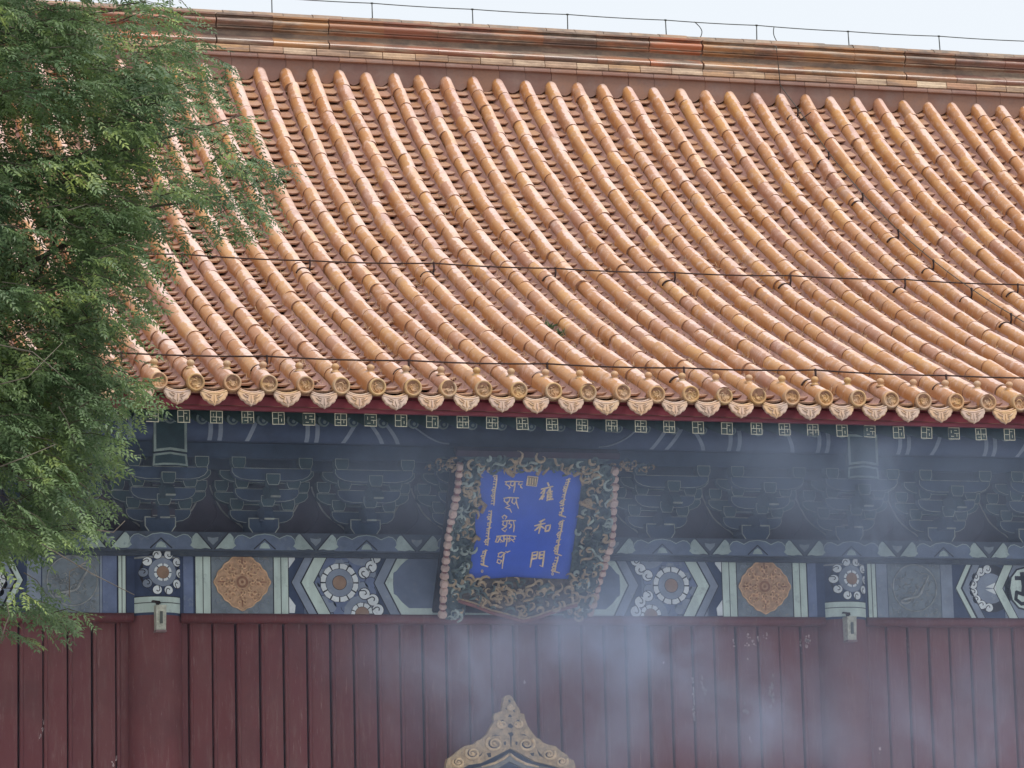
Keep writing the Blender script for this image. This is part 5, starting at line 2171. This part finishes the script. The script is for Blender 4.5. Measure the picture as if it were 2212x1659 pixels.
# ------------------------------------------------------------------ tree at the left
TX, TY = -4.2, -3.2
tree = empty('tree', (TX, TY, -E), 'leafy pagoda tree with pinnate leaves hanging in front of the left eaves', 'tree')
tk = MB()
tk.tube([(TX, TY, -E - .1), (TX + .05, TY, -4.6), (TX - .05, TY + .1, -2.8), (TX + .1, TY, -1.2), (TX + .3, TY, .6), (TX + .5, TY + .1, 2.6), (TX + .6, TY, 4.2)], [.26, .2, .175, .16, .12, .08, .04], M['bark'], 12)
put('trunk', tk, tree)
yb = [-40, 0, 30, 60, 100, 130, 180, 230, 290, 330, 380, 430, 480, 515, 540, 600, 650, 700, 760, 800, 850, 900, 940, 980, 1020, 1060, 1110, 1150, 1185, 1210, 1260, 1300, 1340, 1385, 1400]
xb_ = [330, 350, 400, 415, 470, 485, 500, 505, 500, 540, 585, 585, 570, 540, 400, 345, 345, 330, 305, 325, 340, 345, 305, 290, 258, 245, 240, 225, 185, 110, 30, 150, 180, 120, -60]
tips = []
r_ = np.random.RandomState(77)
while len(tips) < 3300:
    y_ = r_.uniform(-130, 1330)
    x_ = r_.uniform(-560, 640)
    lim = np.interp(y_, yb, xb_)
    if x_ > lim:
        continue
    sparse = 0
    if x_ > lim - 95 and r_.rand() > .45:
        continue
    gap = mnoise.noise(Vector((x_ / 95.0, y_ / 80.0, 3.3)))
    if gap < -.12 and r_.rand() < .78:
        continue
    if x_ > 380 and y_ > 140 and r_.rand() > .42:
        continue
    if x_ < -60 and r_.rand() > .38:
        continue
    if 1195 < y_ and r_.rand() > .22 + .3 * (60 < x_ and y_ > 1285):
        continue
    if abs(x_ - 120) < 60 and abs(y_ - 545) < 60 and r_.rand() > .35:
        continue
    Y = TY + 1.35 - 2.6 * r_.rand() ** .8
    tips.append((x_, y_, Y))
# spray tips that reach out over the roof and below the branch
for (x_, y_) in ((628, 372), (610, 380), (590, 372), (575, 350), (560, 300), (545, 262), (520, 300), (600, 432), (585, 470), (555, 500), (535, 505), (560, 440), (500, 172), (492, 138), (486, 210), (412, 62), (424, 40), (402, 84), (190, 1330), (172, 1345), (150, 1338), (140, 1362), (120, 1325), (105, 1310), (70, 1385), (95, 1345)):
    for q in range(2):
        tips.append((x_ + r_.uniform(-8, 4), y_ + r_.uniform(-6, 6), TY + r_.uniform(-.7, .5)))
lv, lf, tw = [], [], MB()
nleaf = 0


def leaflet(b, d, nrm, L, w):
    global nleaf
    s = np.cross(d, nrm)
    s /= np.linalg.norm(s) + 1e-9
    k = len(lv)
    fold = nrm * (w * .25)
    lv.extend([b, b + d * L * .42 + s * w + fold, b + d * L - nrm * L * .12, b + d * L * .42 - s * w + fold])
    lf.append((k, k + 1, k + 2))
    lf.append((k, k + 2, k + 3))


for ti, (x_, y_, Y) in enumerate(tips):
    tip = at(x_, y_, Y)
    droop = 1.0 if y_ > 500 else .55
    dirv = np.array([r_.uniform(.25, 1.0), r_.uniform(-.6, .6), r_.uniform(-.45, .25) * droop - (.15 if y_ > 900 else 0)])
    dirv /= np.linalg.norm(dirv)
    Ltw = r_.uniform(.16, .36)
    base = tip - dirv * Ltw
    mid = (tip + base) / 2 + np.array([0, 0, .02 + .02 * r_.rand()])
    if ti % 2 == 0:
        tw.tube([base, mid, tip], [.004, .003, .0012], M['twig'] if r_.rand() < .35 else M['bark'], 3, caps=False)
    nl = r_.randint(5, 8)
    for q in range(nl):
        t = (q + .6) / nl
        p_ = base + (tip - base) * t
        p_ = p_ + np.array([0, 0, .04 * t * (1 - t)])
        side = 1 if q % 2 else -1
        ax = np.cross(dirv, [0, 0, 1.0])
        ax /= np.linalg.norm(ax) + 1e-9
        rd = dirv * r_.uniform(.3, .9) + ax * side * r_.uniform(.3, 1.0) + np.array([0, 0, r_.uniform(-.75, .25)])
        rd /= np.linalg.norm(rd)
        nrm = np.array([r_.normal() * .35, -.35 + r_.normal() * .35, 1.0])
        nrm -= rd * (nrm @ rd)
        nrm /= np.linalg.norm(nrm)
        sd_ = np.cross(rd, nrm)
        RL = r_.uniform(.085, .155)
        npair = r_.randint(4, 7)
        sz = r_.uniform(.75, 1.15)
        for m_ in range(npair):
            u = (m_ + .7) / npair
            bp = p_ + rd * RL * u - np.array([0, 0, .22 * RL * u * u])
            for s2 in (-1, 1):
                d = rd * .55 + sd_ * s2 * .85 + r_.normal(size=3) * .10 - np.array([0, 0, .15])
                d /= np.linalg.norm(d)
                leaflet(bp, d, nrm + r_.normal(size=3) * .2, .041 * sz * (1 - .2 * abs(u - .5)), .0082 * sz)
        bp = p_ + rd * RL * 1.03 - np.array([0, 0, .22 * RL])
        leaflet(bp, rd, nrm, .041 * sz, .0082 * sz)
put('twig', tw, tree, kind='stuff')
LV = np.array(lv) - org(tree)
LF = np.array(lf, dtype=np.int32)
me = bpy.data.meshes.new('crown')
me.vertices.add(len(LV))
me.vertices.foreach_set('co', LV.astype(np.float32).ravel())
me.loops.add(len(LF) * 3)
me.loops.foreach_set('vertex_index', LF.ravel())
me.polygons.add(len(LF))
me.polygons.foreach_set('loop_start', np.arange(0, len(LF) * 3, 3, dtype=np.int32))
me.polygons.foreach_set('loop_total', np.full(len(LF), 3, dtype=np.int32))
me.materials.append(M['leaf'])
me.update(calc_edges=True)
me.validate()
cr = bpy.data.objects.new('crown', me)
col.objects.link(cr)
cr.parent = tree
# limbs and hanging bare twigs
for pts, rr3 in (([(TX + .1, TY, -1.0), at(-250, 900, TY), at(-60, 700, TY + .1), at(60, 640, TY), at(130, 500, TY - .1), at(125, 430, TY - .1)], [.08, .04, .025, .016, .012, .008]),
                 ([(TX + .3, TY, .8), at(-300, 300, TY), at(-60, 120, TY + .2), at(80, 60, TY), at(200, 30, TY + .1), at(330, 10, TY)], [.07, .03, .016, .012, .008, .004]),
                 ([(TX + .25, TY, .3), at(-250, 520, TY), at(50, 350, TY - .2), at(250, 330, TY - .1), at(420, 280, TY), at(520, 250, TY)], [.07, .03, .016, .010, .006, .003]),
                 ([(TX + .2, TY, -.2), at(-200, 700, TY), at(80, 560, TY - .3), at(300, 450, TY - .2), at(450, 430, TY - .1), at(600, 380, TY)], [.07, .03, .016, .010, .006, .003]),
                 ([(TX, TY, -1.6), at(-200, 1050, TY), at(0, 1000, TY - .4), at(120, 1060, TY - .4), at(200, 1000, TY - .3)], [.08, .04, .025, .015, .005])):
    mb = MB()
    mb.tube(pts, rr3, M['bark'], 8)
    put('limb', mb, tree)
for L in ([(-5, 1010), (60, 985), (120, 960)], [(0, 830), (60, 815), (135, 740)], [(0, 1390), (12, 1350), (20, 1330), (15, 1300)],
          [(90, 1175), (200, 1240), (290, 1285)], [(210, 1145), (245, 1150), (270, 1125)], [(150, 1290), (150, 1235), (185, 1215)], [(0, 745), (70, 760), (120, 800), (150, 830)]):
    mb = MB()
    Y = TY - 1.35
    P_ = [at(a, b, Y) for a, b in L]
    mb.tube(P_, [.0038 - .002 * k / len(P_) for k in range(len(P_))], M['twig'], 4)
    put('bare_twig', mb, tree)

# ------------------------------------------------------------------ incense smoke drifting under the eaves
sm = MB()
SX0, SX1, SY0, SY1, SZ0, SZ1 = -2.6, 9.6, -.85, 1.66, -4.3, -.22
sm.box(SX0, SX1, SY0, SY1, SZ0, SZ1, M['deep'])
so = put('smoke', sm, None, 'thin blue incense smoke drifting in front of the plank wall and under the eaves', None, None, 'stuff')
t = NT('incense_smoke')
t.t.nodes.remove(t.b)
pv_ = t.n('ShaderNodeVolumePrincipled')
pos = t.pos()
wob = t.n('ShaderNodeTexNoise')
wob.inputs['Scale'].default_value = .9
wob.inputs['Detail'].default_value = 3
t.l(pos, wob.inputs['Vector'])
warp = t.n('ShaderNodeVectorMath', operation='MULTIPLY_ADD')
t.l(wob.outputs['Color'], warp.inputs[0])
warp.inputs[1].default_value = (1.5, 1.5, 1.1)
t.l(pos, warp.inputs[2])
n1 = t.noise(.75, 4, .6, vec=warp.outputs[0], stretch=(1, 1, .75))
n2 = t.noise(1.9, 4, .62, vec=warp.outputs[0], stretch=(1, 1, .7))
sep = t.n('ShaderNodeSeparateXYZ')
t.l(pos, sep.inputs[0])
PUFFS = [(1130, 1395, 1.0, .26, 1.05), (1290, 1420, .8, .34, .7), (960, 1480, .55, .35, .45), (1440, 1480, .5, .40, .55), (1330, 1200, .5, .40, .36),
         (1640, 955, .26, .26, 1.0), (1810, 1050, .62, .30, .95), (1930, 1190, .55, .32, .7), (1690, 1600, .6, .24, 1.0), (1960, 1480, .9, .40, .8),
         (1260, 1600, .8, .26, .7), (2140, 1010, .5, .45, .5), (560, 1080, 1.0, .30, .22), (860, 1080, .45, .42, .45), (2150, 1620, .7, .3, .7)]
wp = t.n('ShaderNodeVectorMath', operation='MULTIPLY_ADD')
t.l(wob.outputs['Color'], wp.inputs[0])
wp.inputs[1].default_value = (.8, .5, .8)
t.l(pos, wp.inputs[2])
tot = None
for (px, py, rx, rzz, k_) in PUFFS:
    c_ = at(px, py, .55)
    sb_ = t.n('ShaderNodeVectorMath', operation='SUBTRACT')
    t.l(wp.outputs[0], sb_.inputs[0])
    sb_.inputs[1].default_value = (c_[0] + .4, c_[1] + .25, c_[2] + E + .4)
    ml = t.n('ShaderNodeVectorMath', operation='MULTIPLY')
    t.l(sb_.outputs[0], ml.inputs[0])
    ml.inputs[1].default_value = (1 / rx, 1 / .62, 1 / rzz)
    dt = t.n('ShaderNodeVectorMath', operation='DOT_PRODUCT')
    t.l(ml.outputs[0], dt.inputs[0])
    t.l(ml.outputs[0], dt.inputs[1])
    g_ = t.math('MULTIPLY', t.math('POWER', 2.2, t.math('MULTIPLY', dt.outputs['Value'], -1.0)), k_)
    tot = g_ if tot is None else t.math('ADD', tot, g_)
wisp = t.math('ADD', t.math('MULTIPLY', t.math('MULTIPLY', t.step(n1, .38, .60), t.step(n2, .38, .64)), 1.35), .13)
upper = t.math('MULTIPLY', t.math('MULTIPLY', t.step(sep.outputs['Z'], E - 1.15, E - .85), t.math('ADD', t.math('MULTIPLY', t.step(sep.outputs['X'], .6, 3.4), .055), .022)), t.math('ADD', t.math('MULTIPLY', t.step(n2, .34, .66), 1.0), .5))
low = t.math('MULTIPLY', t.step(sep.outputs['X'], .5, 3.5), .035)
den = t.math('ADD', t.math('MULTIPLY', t.math('MULTIPLY', tot, wisp), .80), t.math('ADD', t.math('ADD', upper, low), .012))
# fade towards the faces of the drift
for ax, lo, lo2, hi2, hi in (('Y', SY0, SY0 + .5, SY1 - .25, SY1), ('Z', SZ0 + E, SZ0 + E + .6, SZ1 + E - .12, SZ1 + E)):
    den = t.math('MULTIPLY', den, t.math('MULTIPLY', t.step(sep.outputs[ax], lo, lo2), t.step(sep.outputs[ax], hi, hi2)))
t.l(den, pv_.inputs['Density'])
pv_.inputs['Color'].default_value = (.62, .75, 1.0, 1)
pv_.inputs['Anisotropy'].default_value = 0.1
t.l(pv_.outputs[0], t.out.inputs['Volume'])
so.data.materials.clear()
so.data.materials.append(t.m)
